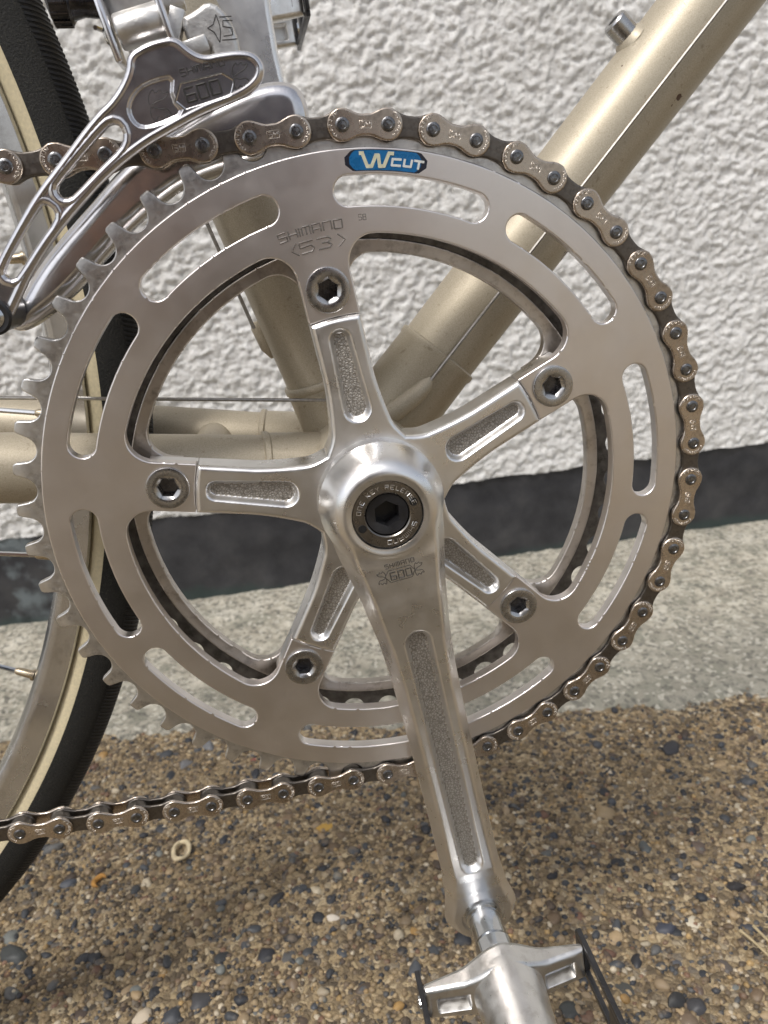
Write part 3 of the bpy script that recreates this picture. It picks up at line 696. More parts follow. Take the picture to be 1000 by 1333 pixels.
me = plate_mesh("toothed_rim", teeth_sdf, (-112, 112, -112, 112), 0.5, lambda x, z, d: -1.15 + np.clip((np.hypot(x, z) - 105.0) / 5.5, 0, 1) ** 2 * 0.75 + edge_round(d, 0.4), 1.1, rail=0.4)
link("toothed_rim", me, ring, (ALU_TOOTH,))

# ---- chainring bolts (5), shared mesh, sub-parts of the ring
a = Acc(); a.rings([(6.5, -1.0), (6.5, 0.15), (6.38, 0.30), (6.15, 0.38), (4.1, 0.32), (3.75, 0.22), ('hex', 2.75, -0.55), ('hex', 2.70, -5.5)], seg=48, mi=0, cap1=False)
a.rings([(3.2, -3.6), (0.01, -3.7)], seg=48, mi=1, cap1=False)  # socket floor in a dark metal, the shade of the hole put into its colour
bm_me = None
for k in range(5):
    ba = BA + k * 2 * math.pi / 5
    mt = Matrix.Translation(Vector((65 * math.sin(ba), -3.55, 65 * math.cos(ba))) * MM) @ Matrix.Rotation(rng.uniform(0, 1), 4, 'Y')
    if bm_me is None: o = a.build("chainring_bolt", (BOLT_STEEL, GUNMETAL), ring, angle=28, matrix=mt); bm_me = o.data
    else: link("chainring_bolt", bm_me, ring, (), mt)

# ---- sticker W CUT on the ring, engraved lettering
def arc_pt(rc, ang0, y, sgn=1):
    return lambda u, v: ((rc + v) * math.sin(ang0 + sgn * u / rc), y, (rc + v) * math.cos(ang0 + sgn * u / rc))
SC0, SC1 = math.radians(-0.7), math.radians(12.9)
def st_mesh(name, u0, u1, hb, tip, y, mat):
    """curved six-sided decal"""
    V = []; F = []; n = 24; rc = 98.1
    for k in range(n + 1):
        u = k / n; an = u0 + (u1 - u0) * u; h = hb * min(1.0, 0.35 + min(u, 1 - u) * tip)
        for v in (-h, h): V.append(((rc + v) * math.sin(an), y, (rc + v) * math.cos(an)))
    for k in range(n): F.append((2 * k, 2 * k + 2, 2 * k + 3, 2 * k + 1))
    q = Acc(); q.add(V, F); return q.build(name, mat, ring, matrix=None)
st_mesh("sticker_border", SC0, SC1, 2.75, 7, -3.03, STICKER_EDGE)
st_mesh("sticker", SC0 + 0.013, SC1 - 0.017, 2.55, 10, -3.06, STICKER_BLUE)
def fat(acc, pls, fn, wd):
    for pl in pls:
        P = np.array(pl, float)
        for k in range(len(P) - 1):
            d = P[k + 1] - P[k]; L = np.linalg.norm(d); d = d / L; nn = np.array([-d[1], d[0]]) * wd / 2; e = d * wd * 0.3
            q = [P[k] - e + nn, P[k] - e - nn, P[k + 1] + e - nn, P[k + 1] + e + nn]
            lift = 0.012 * len(acc.F); acc.add([(lambda g: (g[0], g[1] - lift, g[2]))(fn(*w_)) for w_ in q], [(0, 1, 2, 3)])
a = Acc(); f0 = arc_pt(97.0, SC0, -3.09)
W_ = [[(4.3, 2.9), (5.1, 2.9)], [(4.9, 2.9), (6.2, -0.5)], [(6.2, -0.5), (7.4, -0.5), (8.6, 2.3)], [(8.6, 2.3), (9.3, 2.3), (9.7, -0.5)], [(9.7, -0.5), (10.9, -0.4), (12.2, 2.9)], [(12.2, 2.9), (13.3, 2.9)]]
fat(a, W_, f0, 0.95); a.build("sticker_letter", STICKER_INK, ring, smooth=False)
a = Acc()
fat(a, [[(15.6, 1.5), (13.3, 1.5), (13.1, -0.1), (15.5, -0.1)], [(16.7, 1.6), (16.5, -0.1), (18.5, -0.1), (18.7, 1.6)], [(19.5, 1.6), (22.0, 1.6)], [(20.8, 1.6), (20.6, -0.4)]], f0, 0.62); a.build("sticker_letter", STICKER_WHITE, ring, smooth=False)
a = Acc()
pl, wd = strokes("SHIMANO", 2.3, 2.3, 0.75); engrave(a, pl, arc_pt(81.0, math.radians(-15.4), -3.02), 0.22)
pl, wd = strokes("SB", 0.9, 1.5, 0.35); engrave(a, pl, arc_pt(82.6, math.radians(0.9), -3.02), 0.11)
pl, wd = strokes("<", 1.8, 3.4, 0.3); engrave(a, pl, arc_pt(76.2, math.radians(-13.8), -3.02), 0.19)
pl, wd = strokes("53", 3.9, 2.9, 1.2); engrave(a, pl, arc_pt(76.4, math.radians(-11.9), -3.02), 0.24)
pl, wd = strokes(">", 1.9, 3.4, 0.3); engrave(a, pl, arc_pt(76.2, math.radians(-3.7), -3.02), 0.19)
a.build("engraving", ENGRAVE_RING, ring)

# ---- inner chainring (42 teeth)
def bolt_hole(x, z):
    r, th = polar(x, z); q = sector(th); return 3.3 - np.hypot(r * np.cos(q) - 65, r * np.sin(q))
def inner_sdf(x, z): return np.maximum(np.hypot(x, z) - 77.4, np.maximum(win_field(x, z, 73.6, 7.0, 61.5, 9.5), bolt_hole(x, z)))
me = plate_mesh("inner_chainring", inner_sdf, (-79, 79, -79, 79), 0.65, lambda x, z, d: 5.6 + edge_round(d, 0.55), 9.0, rail=0.55)
inner = part("inner_chainring", me, (ALU_INNER,))
def inner_teeth(x, z): return np.maximum(tooth_field(x, z, 42, 85.0, 0.02, 86.4), 77.4 - np.hypot(x, z))
link("toothed_rim", plate_mesh("toothed_rim", inner_teeth, (-89, 89, -89, 89), 0.7, lambda x, z, d: 7.1 + edge_round(d, 0.4), 8.9, rail=0.4), inner, (GRIMY_SHADED,))

# ---- crank spider
CA = BA + math.pi          # direction of the crank, clockwise from up
CDX, CDZ = math.sin(CA), math.cos(CA)
def arm_ts(x, z):
    r, th = polar(x, z); q = sector(th); return r, r * np.cos(q), r * np.sin(q)
def pocket_field(x, z):
    r, t, s = arm_ts(x, z); lo, hi = 29.5, 50.5
    c = np.clip(t, lo, hi); w_ = 4.6 - (c - lo) / (hi - lo) * 1.0
    return np.hypot(np.maximum(np.abs(t - (lo + hi) / 2) - (hi - lo) / 2, 0), s) - w_
def spider_sdf(x, z):
    r, t, s = arm_ts(x, z); hw = 7.6 + 3.0 * np.clip((40 - t) / 22, 0, 1) ** 1.6
    arm = np.maximum(np.abs(s) - hw, r - 71.5)
    d = runion(r - 20.5, arm, 5.0)
    # neighbouring arms meet in a fillet
    half = math.pi / 5; s2 = np.abs(s); ang = 2 * half
    tn = t * math.cos(ang) + s2 * math.sin(ang); sn = t * math.sin(ang) - s2 * math.cos(ang)
    arm2 = np.maximum(np.abs(sn) - 7.6 - 3.0 * np.clip((40 - tn) / 22, 0, 1) ** 1.6, -tn)
    return np.maximum(np.minimum(d, runion(arm, arm2, 6.0)), bolt_hole(x, z))
def spider_y(x, z, d):
    r, t, s = arm_ts(x, z)
    y = -4.5 - 1.4 * np.clip((57 - r) / 40, 0, 1)
    pd = pocket_field(x, z); y = y + 2.3 * sstep(-pd, 0.0, 2.1)
    dd = np.maximum(d, r - 56.75)
    y = y + np.where(r < 56.8, edge_round(np.minimum(dd, 0), 1.5, 1.1), 0)
    return y
def spider_mat(x, z): return (pocket_field(x, z) < -1.75).astype(int)
me = plate_mesh("crank_spider", lambda x, z: np.maximum(spider_sdf(x, z), np.hypot(x, z) - 56.75), (-58.5, 58.5, -58.5, 58.5), 0.36, spider_y, 5.3, matfun=spider_mat, rail=0.3)
spider = part("crank_spider", me, (ALU_CRANK, CAST))
def tab_sdf(x, z):
    r, th = polar(x, z); d = (th - BA + math.pi) % (2 * math.pi) - math.pi
    return np.maximum(np.maximum(spider_sdf(x, z), 56.75 - r), np.where(np.abs(d) < 0.5, -50.0, 50.0))
tb = plate_mesh("bolt_tab", tab_sdf, (-26, 10, 52, 73), 0.5, lambda x, z, d: -0.55 + 0 * x, 5.3); tb.materials.append(ALU_CRANK)
for k in range(5): link("bolt_tab", tb, spider, (), Matrix.Rotation(k * 2 * math.pi / 5, 4, 'Y'))

# ---- crank arms
def crank_uv(x, z): return x * CDX + z * CDZ, x * (-CDZ) + z * CDX
UW = np.array([-30, 0, 14, 28, 45, 60, 85, 118, 145, 158, 168, 176, 200]); WW = np.array([19.0, 19.0, 17.2, 14.4, 12.0, 11.1, 10.7, 10.6, 10.9, 12.0, 13.2, 13.5, 13.5])
def crank_w(u): return np.interp(u, UW, WW)
def crank_sdf(x, z):
    u, v = crank_uv(x, z); return np.maximum(crank_outer(x, z), 10.85 - np.hypot(u, v))
def crank_outer(x, z):
    u, v = crank_uv(x, z)
    body = np.maximum(np.maximum(np.abs(v) - crank_w(u), -u), u - 171)
    d = np.minimum(body, np.hypot(u, v) - 19.6)
    return smin(d, np.hypot(u - 170, v) - 13.4, 3.0)
def groove_field(x, z):
    u, v = crank_uv(x, z); c = np.clip(u, 45, 139); w_ = np.interp(c, [45, 139], [4.7, 4.2]); return np.hypot(u - c, v) - w_
def crank_front(x, z, d, boss=True):
    u, v = crank_uv(x, z); dd = np.maximum(-crank_outer(x, z), 0)
    top = np.interp(u, [-30, 30, 60, 143, 147, 158, 190], [-22.6, -22.6, -21.6, -21.6, -20.9, -16.8, -16.2])
    back = np.interp(u, [-20, 20, 45, 60], [-5, -6, -10.0, -10.5])
    sw = np.interp(u, [-20, 15, 40, 140, 160, 172], [6.2, 6.0, 4.6, 4.4, 4.0, 3.0])      # width of the sloping flank
    q = np.clip(dd / sw, 0, 1)
    prof = -smin(-(q * 1.28), np.zeros_like(q) - 0.0, 0.0001) if False else smin(q * 1.3, np.ones_like(q), 0.26)
    rd = np.hypot(u, v); dome = 1 - (1 - np.clip((19.6 - rd) / 6.5, 0, 1)) ** 2.2; wb = 1 - sstep(u, -2, 16)
    prof = prof * (1 - wb) + np.where(wb > 0, dome, 0) * wb
    y = back + (top - back) * (0.34 + 0.66 * np.clip(prof, 0, 1))
    gd = groove_field(x, z); y = y + 2.6 * sstep(-gd, -0.25, 2.3)
    r = np.hypot(u, v); y = y - 0.35 * np.exp(-((r - 12.6) / 1.2) ** 2)
    rp = np.hypot(u - 170, v); y = y + 1.0 * (1 - sstep(rp, 8.0, 8.4))
    return y
def crank_back(x, z):
    u, v = crank_uv(x, z); return np.interp(u, [-20, 22, 45, 60, 200], [-2.0, -2.0, -8.5, -9.5, -10.5]) - edge_round(np.minimum(crank_outer(x, z), 0), 2.4, 1.0)
me = plate_mesh("crank_arm", crank_sdf, (-24, 48, -188, 24), 0.4, crank_front, crank_back, matfun=lambda x, z: (groove_field(x, z) < -1.7).astype(int), rail=0.3)
crank = part("crank_arm", me, (ALU_CRANK, CAST)); crank['label'] = 'polished right crank arm carrying the near pedal'
HY = -20.3
a = Acc()
a.rings([(10.9, -0.6), (10.62, -0.5), (10.62, 1.5), (10.25, 1.85), (7.1, 1.85), (6.75, 1.5), (6.75, -2)], (0, HY, 0), seg=56, cap1=False)
a.build("dust_cap", CAP_METAL, crank, angle=25)
a = Acc()
for x, z in ((8.0, 3.2), (-7.9, -3.4)): a.rings([(1.3, 1.88), (1.25, 1.95), (0.01, 1.94)], (x, HY, z), seg=16, cap1=False)  # flat discs on the cap face, shade of the pin holes painted dark
a.build("cap_hole", HOLE_SHADE, crank)
a = Acc(); a.rings([(6.75, -2), (6.75, 0.6), (6.3, 1.1), (4.9, 0.9), ('hex', 3.6, 0.6), ('hex', 3.6, -4.5)], (0, HY, 0), seg=48, cap1=True)
a.build("crank_bolt", BLACK_PAINT, crank, angle=28)
a = Acc(); CY = HY - 1.88
def cap_pt(rc, a0, sgn): return lambda u, v: ((rc + sgn * v) * math.sin(a0 + sgn * u / rc), CY, (rc + sgn * v) * math.cos(a0 + sgn * u / rc))
pl, wd = strokes("ONE KEY RELEASE", 0.95, 1.25, 0.62); engrave(a, pl, cap_pt(8.1, math.radians(-83), 1), 0.12, 4, 0.5)
pl, wd = strokes("SHIMANO", 1.15, 1.25, 0.55); engrave(a, pl, cap_pt(9.3, math.radians(125), -1) if False else cap_pt(8.1, math.radians(112), 1), 0.12, 4, 0.5)
a.build("cap_lettering", ALU_CRANK, crank)
a = Acc()
TOP_Y = -22.62
def crank_pt(u0, v0, tilt=0.0):
    # letters read along -v .. +v (left to right), upright towards the hub
    return lambda u, v: tuple(np.array([ -CDX, 0, -CDZ]) * (v - u0) + np.array([-CDZ, 0, CDX]) * (u + v0) + np.array([0, float(crank_front(np.array(float((u + v0) * (-CDZ) + -(v - u0) * CDX)), np.array(float((u + v0) * CDX - (v - u0) * CDZ)), np.array(-9.0))) - 0.02, 0]))
pl, wd = strokes("SHIMANO", 1.02, 1.35, 0.5); engrave(a, pl, crank_pt(16.6, -4.6), 0.14, 4, 0.5)
pl, wd = strokes("600", 1.7, 2.4, 0.75); engrave(a, pl, crank_pt(20.7, -3.6), 0.20, 4, 0.5)
engrave(a, [[(-3.6, 3.2), (3.2, 3.2), (4.4, 1.3), (3.2, -.8), (-3.6, -.8), (-5.0, 1.3), (-3.6, 3.2)]], crank_pt(20.6, -0.3), 0.12, 4, 0.6)
for sx in (-1, 1):
    engrave(a, [[(sx * (4.8 + 2.7 * q[0]) + (0.0 if sx < 0 else -0.3), 1.2 + 2.6 * q[1]) for q in c] for c in CURL], crank_pt(20.6, -0.3), 0.12, 4, 0.5)
a.build("crank_lettering", ENGRAVE_DARK, crank)
# left crank: same arm turned half a turn about the bottom bracket
lm = Matrix.Translation(Vector((0, 92 * MM, 0))) @ Matrix.Rotation(math.pi, 4, 'X') @ Matrix.Rotation(0, 4, 'Y')
# half a turn about z, then the arm must point up-left: use rotation by pi about the x axis and mirror-free re-aim
ang_left = math.atan2(-CDX, -CDZ)
rx = Matrix.Rotation(math.pi, 4, 'Z')            # faces away from the camera
dirv = rx @ Vector((CDX, 0, CDZ)); cur = math.atan2(dirv.x, dirv.z)
lm = Matrix.Translation(Vector((0, 92 * MM, 0))) @ Matrix.Rotation(ang_left - cur, 4, 'Y') @ rx
lc = link("crank_arm", crank.data, bike, (), lm); lc['label'] = 'left crank arm pointing up beyond the seat tube'

# ---- chain
chain = link("chain", None, bike); chain.empty_display_size = 0.01
def link_sdf(x, z):
    d = np.minimum(np.hypot(x - 6.35, z), np.hypot(x + 6.35, z)) - 4.15
    waist = np.maximum(np.abs(z) - 2.75, np.abs(x) - 6.35); return smin(d, waist, 2.2)
def lk_y(y0): return lambda x, z, d: y0 + edge_round(d, 0.45) + 0.0 * x
def link_in_sdf(x, z):
    d = np.minimum(np.hypot(x - 6.35, z), np.hypot(x + 6.35, z)) - 4.0
    waist = np.maximum(np.abs(z) - 2.9, np.abs(x) - 6.35); return smin(d, waist, 2.2)
out_me = plate_mesh("outer_plate", link_sdf, (-11, 11, -4.6, 4.6), 0.32, lk_y(-3.25), -2.35)
# stamp on the plate face
acc = Acc()
for cx in (-6.35, 6.35):
    pl, wd = strokes("NARROW", 0.72, 0.85, 0.42)
    a0 = math.radians(-90 - 58) if cx < 0 else math.radians(90 - 58)
    f = (lambda cx, a0: lambda u, v: (cx + (2.72 + v) * math.sin(a0 + u / 2.95), -3.25, (2.72 + v) * math.cos(a0 + u / 2.95)))(cx, a0)
    engrave(acc, pl, f, 0.11, 4, 0.9)
pl, wd = strokes("SH", 0.9, 1.3, 0.5); engrave(acc, pl, lambda u, v: (u - 1.1, -3.25, v - 0.6), 0.12, 4, 0.9)
engrave(acc, [[(-1.6, -.9), (1.7, -.9), (1.7, 1.0), (-1.6, 1.0), (-1.6, -.9)]], lambda u, v: (u, -3.25, v), 0.09, 4, 0.9)
bmx = bmesh.new(); bmx.from_mesh(out_me)
tmp = mesh_from("stamp", acc.V, acc.F, None, [1] * len(acc.F)); bmx.from_mesh(tmp); stamped = bpy.data.meshes.new("outer_plate"); 
nv0 = len(out_me.vertices); nrm = [list(cn.vector) for cn in out_me.corner_normals]
bmx.to_mesh(stamped); bmx.free()
cn2 = [list(q.vector) for q in stamped.corner_normals]; cn2[:len(nrm)] = nrm; stamped.normals_split_custom_set(cn2)
stamped.materials.append(CHAIN_OUT); stamped.materials.append(metal("stamp_metal", (0.66, 0.60, 0.53), (0.78, 0.72, 0.65), 0.3, 0.05, 500))
bpy.data.meshes.remove(tmp)
plain_me = plate_mesh("outer_plate", link_sdf, (-11, 11, -4.6, 4.6), 0.42, lk_y(2.35), 3.25); plain_me.materials.append(CHAIN_OUT)
in_me = plate_mesh("inner_plate", link_in_sdf, (-11, 11, -4.6, 4.6), 0.42, lk_y(-2.25), -1.3); in_me.materials.append(CHAIN_IN)
a = Acc(); a.rings([(1.95, -4.3), (1.95, 0.32), (1.75, 0.5), (1.15, 0.56), (1.0, 0.38), (0.01, 0.44)], (0, -3.2, 0), seg=20, cap0=True, cap1=False)
pin_o = a.build("chain_pin", PIN_STEEL, chain, angle=40); pin_me = pin_o.data; bpy.data.objects.remove(pin_o)
a = Acc(); a.rings([(3.9, -1.25), (3.95, -1.1), (3.95, 1.1), (3.9, 1.25)], (0, 0, 0), seg=28, cap0=True)
ro = a.build("roller", CHAIN_IN, chain, angle=40); rol_me = ro.data; bpy.data.objects.remove(ro)
pins = {}
for k in range(-1, 28): pins[k] = Vector((R0 * math.sin(PH0 + k * DA), 0, R0 * math.cos(PH0 + k * DA)))
# upper run, leaving the ring to the left
p = pins[-1].copy(); dirs = [-4.5, -5.5, -4.5, 1.0, -3.0, -4.5, -4.5]
hd = [183.3, 184.6, 182.6, 180.2, 182.0, 183.2, 183.6] + [184.4] * 12
for i, h in enumerate(hd):
    h = math.radians(h); p = p + Vector((math.cos(h), 0, math.sin(h))) * PITCH; p.y = -0.22 * i; pins[-2 - i] = p.copy()
p = pins[27].copy(); h0 = 180.4
for i in range(17):
    h = math.radians(h0 - 0.55 * min(i, 8) * 1.0 + (0.9 if i % 3 == 1 else -0.4)); p = p + Vector((math.cos(h), 0, math.sin(h))) * PITCH; p.y = -0.45 * i; pins[28 + i] = p.copy()
ks = sorted(pins)
for k in ks:
    P = pins[k]; o = link("chain_pin", pin_me, chain, (), Matrix.Translation(P * MM) @ Matrix.Rotation(rng.uniform(0, 6), 4, 'Y'))
    link("roller", rol_me, chain, (), Matrix.Translation(P * MM))
for k in ks[:-1]:
    A, B_ = pins[k], pins[k + 1]; mid = (A + B_) / 2; d = (B_ - A).normalized()
    jit = rng.uniform(-0.012, 0.012)
    X_ = d; Y_ = Vector((0, 1, 0)); Y_ = (Y_ - X_ * Y_.dot(X_)).normalized(); Z_ = X_.cross(Y_)
    R3 = Matrix((X_, Y_, Z_)).transposed().to_4x4()
    mt = Matrix.Translation(mid * MM) @ R3
    if k % 2 == 0:
        link("outer_plate", stamped, chain, (), mt); link("outer_plate", plain_me, chain, (), mt)
    else:
        link("inner_plate", in_me, chain, (), mt); link("inner_plate", in_me, chain, (), mt @ Matrix.Translation(Vector((0, 3.55 * MM, 0))))

# ---- front derailleur
fd = link("front_derailleur", None, bike); fd.empty_display_size = 0.01
OC = [(-54.1, 125.9), (-55.1, 121.7), (-59.7, 116.2), (-64.9, 112.7), (-75.5, 102.5), (-82.9, 95.7), (-89.4, 88.2), (-94.9, 81.4), (-98.9, 75.9), (-102.8, 71.5), (-101.8, 65.5), (-97, 63.8), (-93.6, 68.2), (-87.5, 76.9), (-79.6, 85.3), (-71.5, 92.3), (-63.2, 98.9), (-53.2, 104.8), (-46.8, 107.5), (-37.6, 111.3), (-30.4, 113.3), (-25.5, 115.0), (-22.0, 117.3), (-20.5, 119.8), (-20.5, 122.3), (-22.6, 124.8), (-26.2, 125.5), (-31.2, 125.2), (-35.0, 124.6), (-38.0, 125.9), (-41.4, 129.3), (-45.9, 129.0), (-50.1, 127.9)]
S1 = [(-63.4, 108.7), (-69.9, 103.2), (-76.7, 97.3), (-77.4, 95.6), (-76.4, 94.0), (-74.5, 94.0), (-72.6, 95.3), (-65.6, 100.7), (-60.0, 104.7), (-58.3, 107.3), (-58.8, 109.9), (-60.6, 110.5)]
S2 = [(-82.4, 92.2), (-88.8, 85.1), (-94.6, 77.9), (-94.8, 75.9), (-92.8, 75.1), (-90.6, 77.2), (-84.6, 83.8), (-79.6, 88.7), (-79.0, 91.0), (-81.0, 92.9)]
PK = [(-43.3, 120.7), (-48.5, 120.1), (-52.6, 118.6), (-55.4, 116.0), (-56.4, 113.2), (-55.6, 110.4), (-53.6, 108.8), (-49.7, 109.1), (-41.7, 111.6), (-44.5, 115.4)]
HX = [(-42.2, 118.7), (-31.3, 120.5), (-28.3, 118.6), (-29.8, 115.0), (-41.7, 112.4), (-44.1, 114.6)]
oc_f, s1_f, s2_f = poly_sdf(smooth_loop(OC)), poly_sdf(smooth_loop(S1, 1)), poly_sdf(smooth_loop(S2, 1)); pk_f, hx_f = poly_sdf(smooth_loop(PK, 1)), poly_sdf(HX)
def cage_sdf(x, z): return np.maximum(np.maximum(oc_f(x, z), -s1_f(x, z)), -s2_f(x, z))
def cage_y(x, z, d):
    y = -9.2 + edge_round(d, 1.0, 1.0)
    y = y - 0.25 * np.exp(-((d + 1.3) / 0.6) ** 2)
    y = y + 0.95 * sstep(-pk_f(x, z), -0.2, 0.9) + 0.35 * sstep(-hx_f(x, z), 0.0, 0.35)
    return y
me = plate_mesh("outer_cage_plate", cage_sdf, (-106, -19, 61, 131), 0.22, cage_y, -6.9, rail=0.2)
link("outer_cage_plate", me, fd, (CAGE_STEEL,))
IC = [(-99.5, 66), (-91.7, 76.2), (-83.5, 84.0), (-74.7, 91.3), (-65.7, 99.3), (-57.3, 105.5), (-45.8, 111.6), (-32.1, 117.6), (-20.5, 120.8), (-13.5, 120.6), (-9.6, 117.8), (-8.3, 111.4), (-9.4, 103.5), (-23.5, 100.4), (-43.2, 96.8), (-57.3, 88.8), (-69.7, 79.4), (-79.2, 70.7), (-89.5, 63.6), (-97.6, 59.5), (-102, 60.5), (-103, 64)]
ic_f = poly_sdf(smooth_loop(IC))
ict_f = poly_sdf(smooth_loop([(q[0] * 1.0, q[1]) for q in IC]))
me = plate_mesh("inner_cage_plate", ic_f, (-106, -6, 57, 123), 0.5, lambda x, z, d: 5.6 + edge_round(d, 4.6, 1.15), 13.0)
link("inner_cage_plate", me, fd, (CAGE_STEEL,))
AX = Vector((13.0, 0, 2.8)).normalized(); B0 = Vector((-57.2, -3.2, 131.4)); B1 = Vector((-43.4, -3.2, 134.4))
a = Acc(); a.tube([B0 + AX * 1.2, B0 + AX * 1.8, B1 - AX * 1.8, B1 - AX * 1.2], [3.9, 4.3, 4.3, 3.9], 32); a.build("pivot_barrel", BODY_ALU, fd)
for q in (B0, B1):
    a = Acc(); R3 = Matrix.Rotation(-math.atan2(2.8, 13.0), 3, 'Y')
    a.box(q + Vector((-0.6, 0.2, 0.6)), (0.95, 5.6, 8.0), R3, bev=0.8); a.build("cage_ear", CAGE_STEEL, fd)
    a = Acc(); a.tube([q - AX * 2.2, q - AX * 1.6, q + AX * 0.5], [1.6, 2.3, 2.3], 20); a.build("pivot_pin", CHROME, fd)
a = Acc(); a.tube([(-72.8, 4, 140.6), (-72.0, 4, 140.7), (-67.5, 4, 140.6), (-67, 4, 140.6)], [4.6, 5.6, 5.6, 5.0], 8); a.tube([(-67.4, 4, 140.6), (-64, 4, 140.4), (-59, 4, 140)], [4.4, 3.4, 3.6], 20)
for k in range(14):
    an = 2 * math.pi * k / 14; a.tube([(-71.8, 4 + 5.4 * math.sin(an), 140.7 + 5.4 * math.cos(an)), (-67.7, 4 + 5.4 * math.sin(an), 140.6 + 5.4 * math.cos(an))], 0.42, 6)
a.build("cable_clamp_bolt", GUNMETAL, fd)
a = Acc(); a.box((-52, 10, 143), (8.5, 5, 6), Matrix.Rotation(-0.2, 3, 'Y'), bev=1.2); a.box((-43, 8, 141.5), (4.2, 4, 3.2), Matrix.Rotation(-0.15, 3, 'Y'), bev=0.9); a.build("linkage_arm", BODY_ALU, fd)
a = Acc(); a.box((-42.6, 6, 132.6), (2.0, 3, 6.0), Matrix.Rotation(0.35, 3, 'Y'), bev=0.5); a.box((-38.0, 4, 128.4), (4.2, 4, 2.0), Matrix.Rotation(-0.25, 3, 'Y'), bev=0.6); a.build("linkage_arm", BODY_ALU, fd)
BD = [(-40.5, 135.2), (-36.2, 137.0), (-33.0, 139.0), (-29.4, 137.6), (-26.2, 132.0), (-25.6, 124.5), (-33.0, 124.5), (-33.8, 129.0), (-38.6, 128.5)]
bd_f = poly_sdf(smooth_loop(BD, 1)); me = plate_mesh("derailleur_body", bd_f, (-43, -23, 122, 141), 0.4, lambda x, z, d: 1.0 + edge_round(d, 1.6), 16.0); body = link("derailleur_body", me, fd, (BODY_ALU,))
a = Acc()
engrave(a, [[(-31.0, 135.6), (-32.0, 133.4), (-33.6, 132.6), (-32.0, 131.6), (-30.9, 129.2)], [(-31.0, 135.6), (-30.4, 133.2), (-30.4, 131.6), (-30.9, 129.2)], [(-26.9, 134.0), (-29.4, 134.2), (-29.6, 132.8), (-27.3, 132.4), (-27.3, 130.8), (-29.7, 130.6)], [(-27.0, 135.0), (-30.2, 135.0)], [(-26.2, 129.8), (-30.2, 129.7)]], lambda u, v: (u, 0.98, v), 0.13, 5, 0.6)
cy = lambda yy: (lambda u, v: (u, yy, v))
pl, wd = strokes("SHIMANO", 1.35, 1.5, 0.55)
def tilt(u0, v0, an, yy): return lambda u, v: (u0 + u * math.cos(an) - v * math.sin(an), yy, v0 + u * math.sin(an) + v * math.cos(an))
engrave(a, pl, tilt(-41.6, 120.2, 0.17, -9.22), 0.17, 5, 0.6)
pl, wd = strokes("600", 2.4, 3.2, 0.95); engrave(a, pl, tilt(-40.9, 114.2, 0.19, -8.88), 0.28, 5, 0.6)
engrave(a, [[(u, v) for u, v in HX + HX[:1]]], cy(-9.18), 0.12, 5, 0.8)
engrave(a, [[(-44.6 - 4.4 + 5.4 * q[0] - 1.5, 114.0 + 4.2 * q[1]) for q in c] for c in CURL], cy(-8.2), 0.13, 5, 0.6)
engrave(a, [[(-28.6 + 4.2 * q[0], 119.2 + 3.6 * q[1] + 0.5 * q[0]) for q in c] for c in CURL], cy(-9.18), 0.14, 5, 0.6)
a.build("cage_lettering", ENGRAVE_DARK, fd)
a = Acc(); a.tube([(-100.0, -11.2, 66), (-100.0, -10.6, 66), (-100.0, -9, 66)], [2.2, 3.0, 3.0], 20, mi=0); a.tube([(-100.0, -9.6, 66), (-100.0, 12, 66)], [4.6, 4.6], 24, mi=1)
a.rings([(4.9, 9.3), (4.9, 10.3), (4.2, 10.7), (2.6, 10.4)], (-100.0, 0, 66), seg=24, mi=1)
a.build("cage_bolt", (CHROME, BLACK_PAINT), fd)

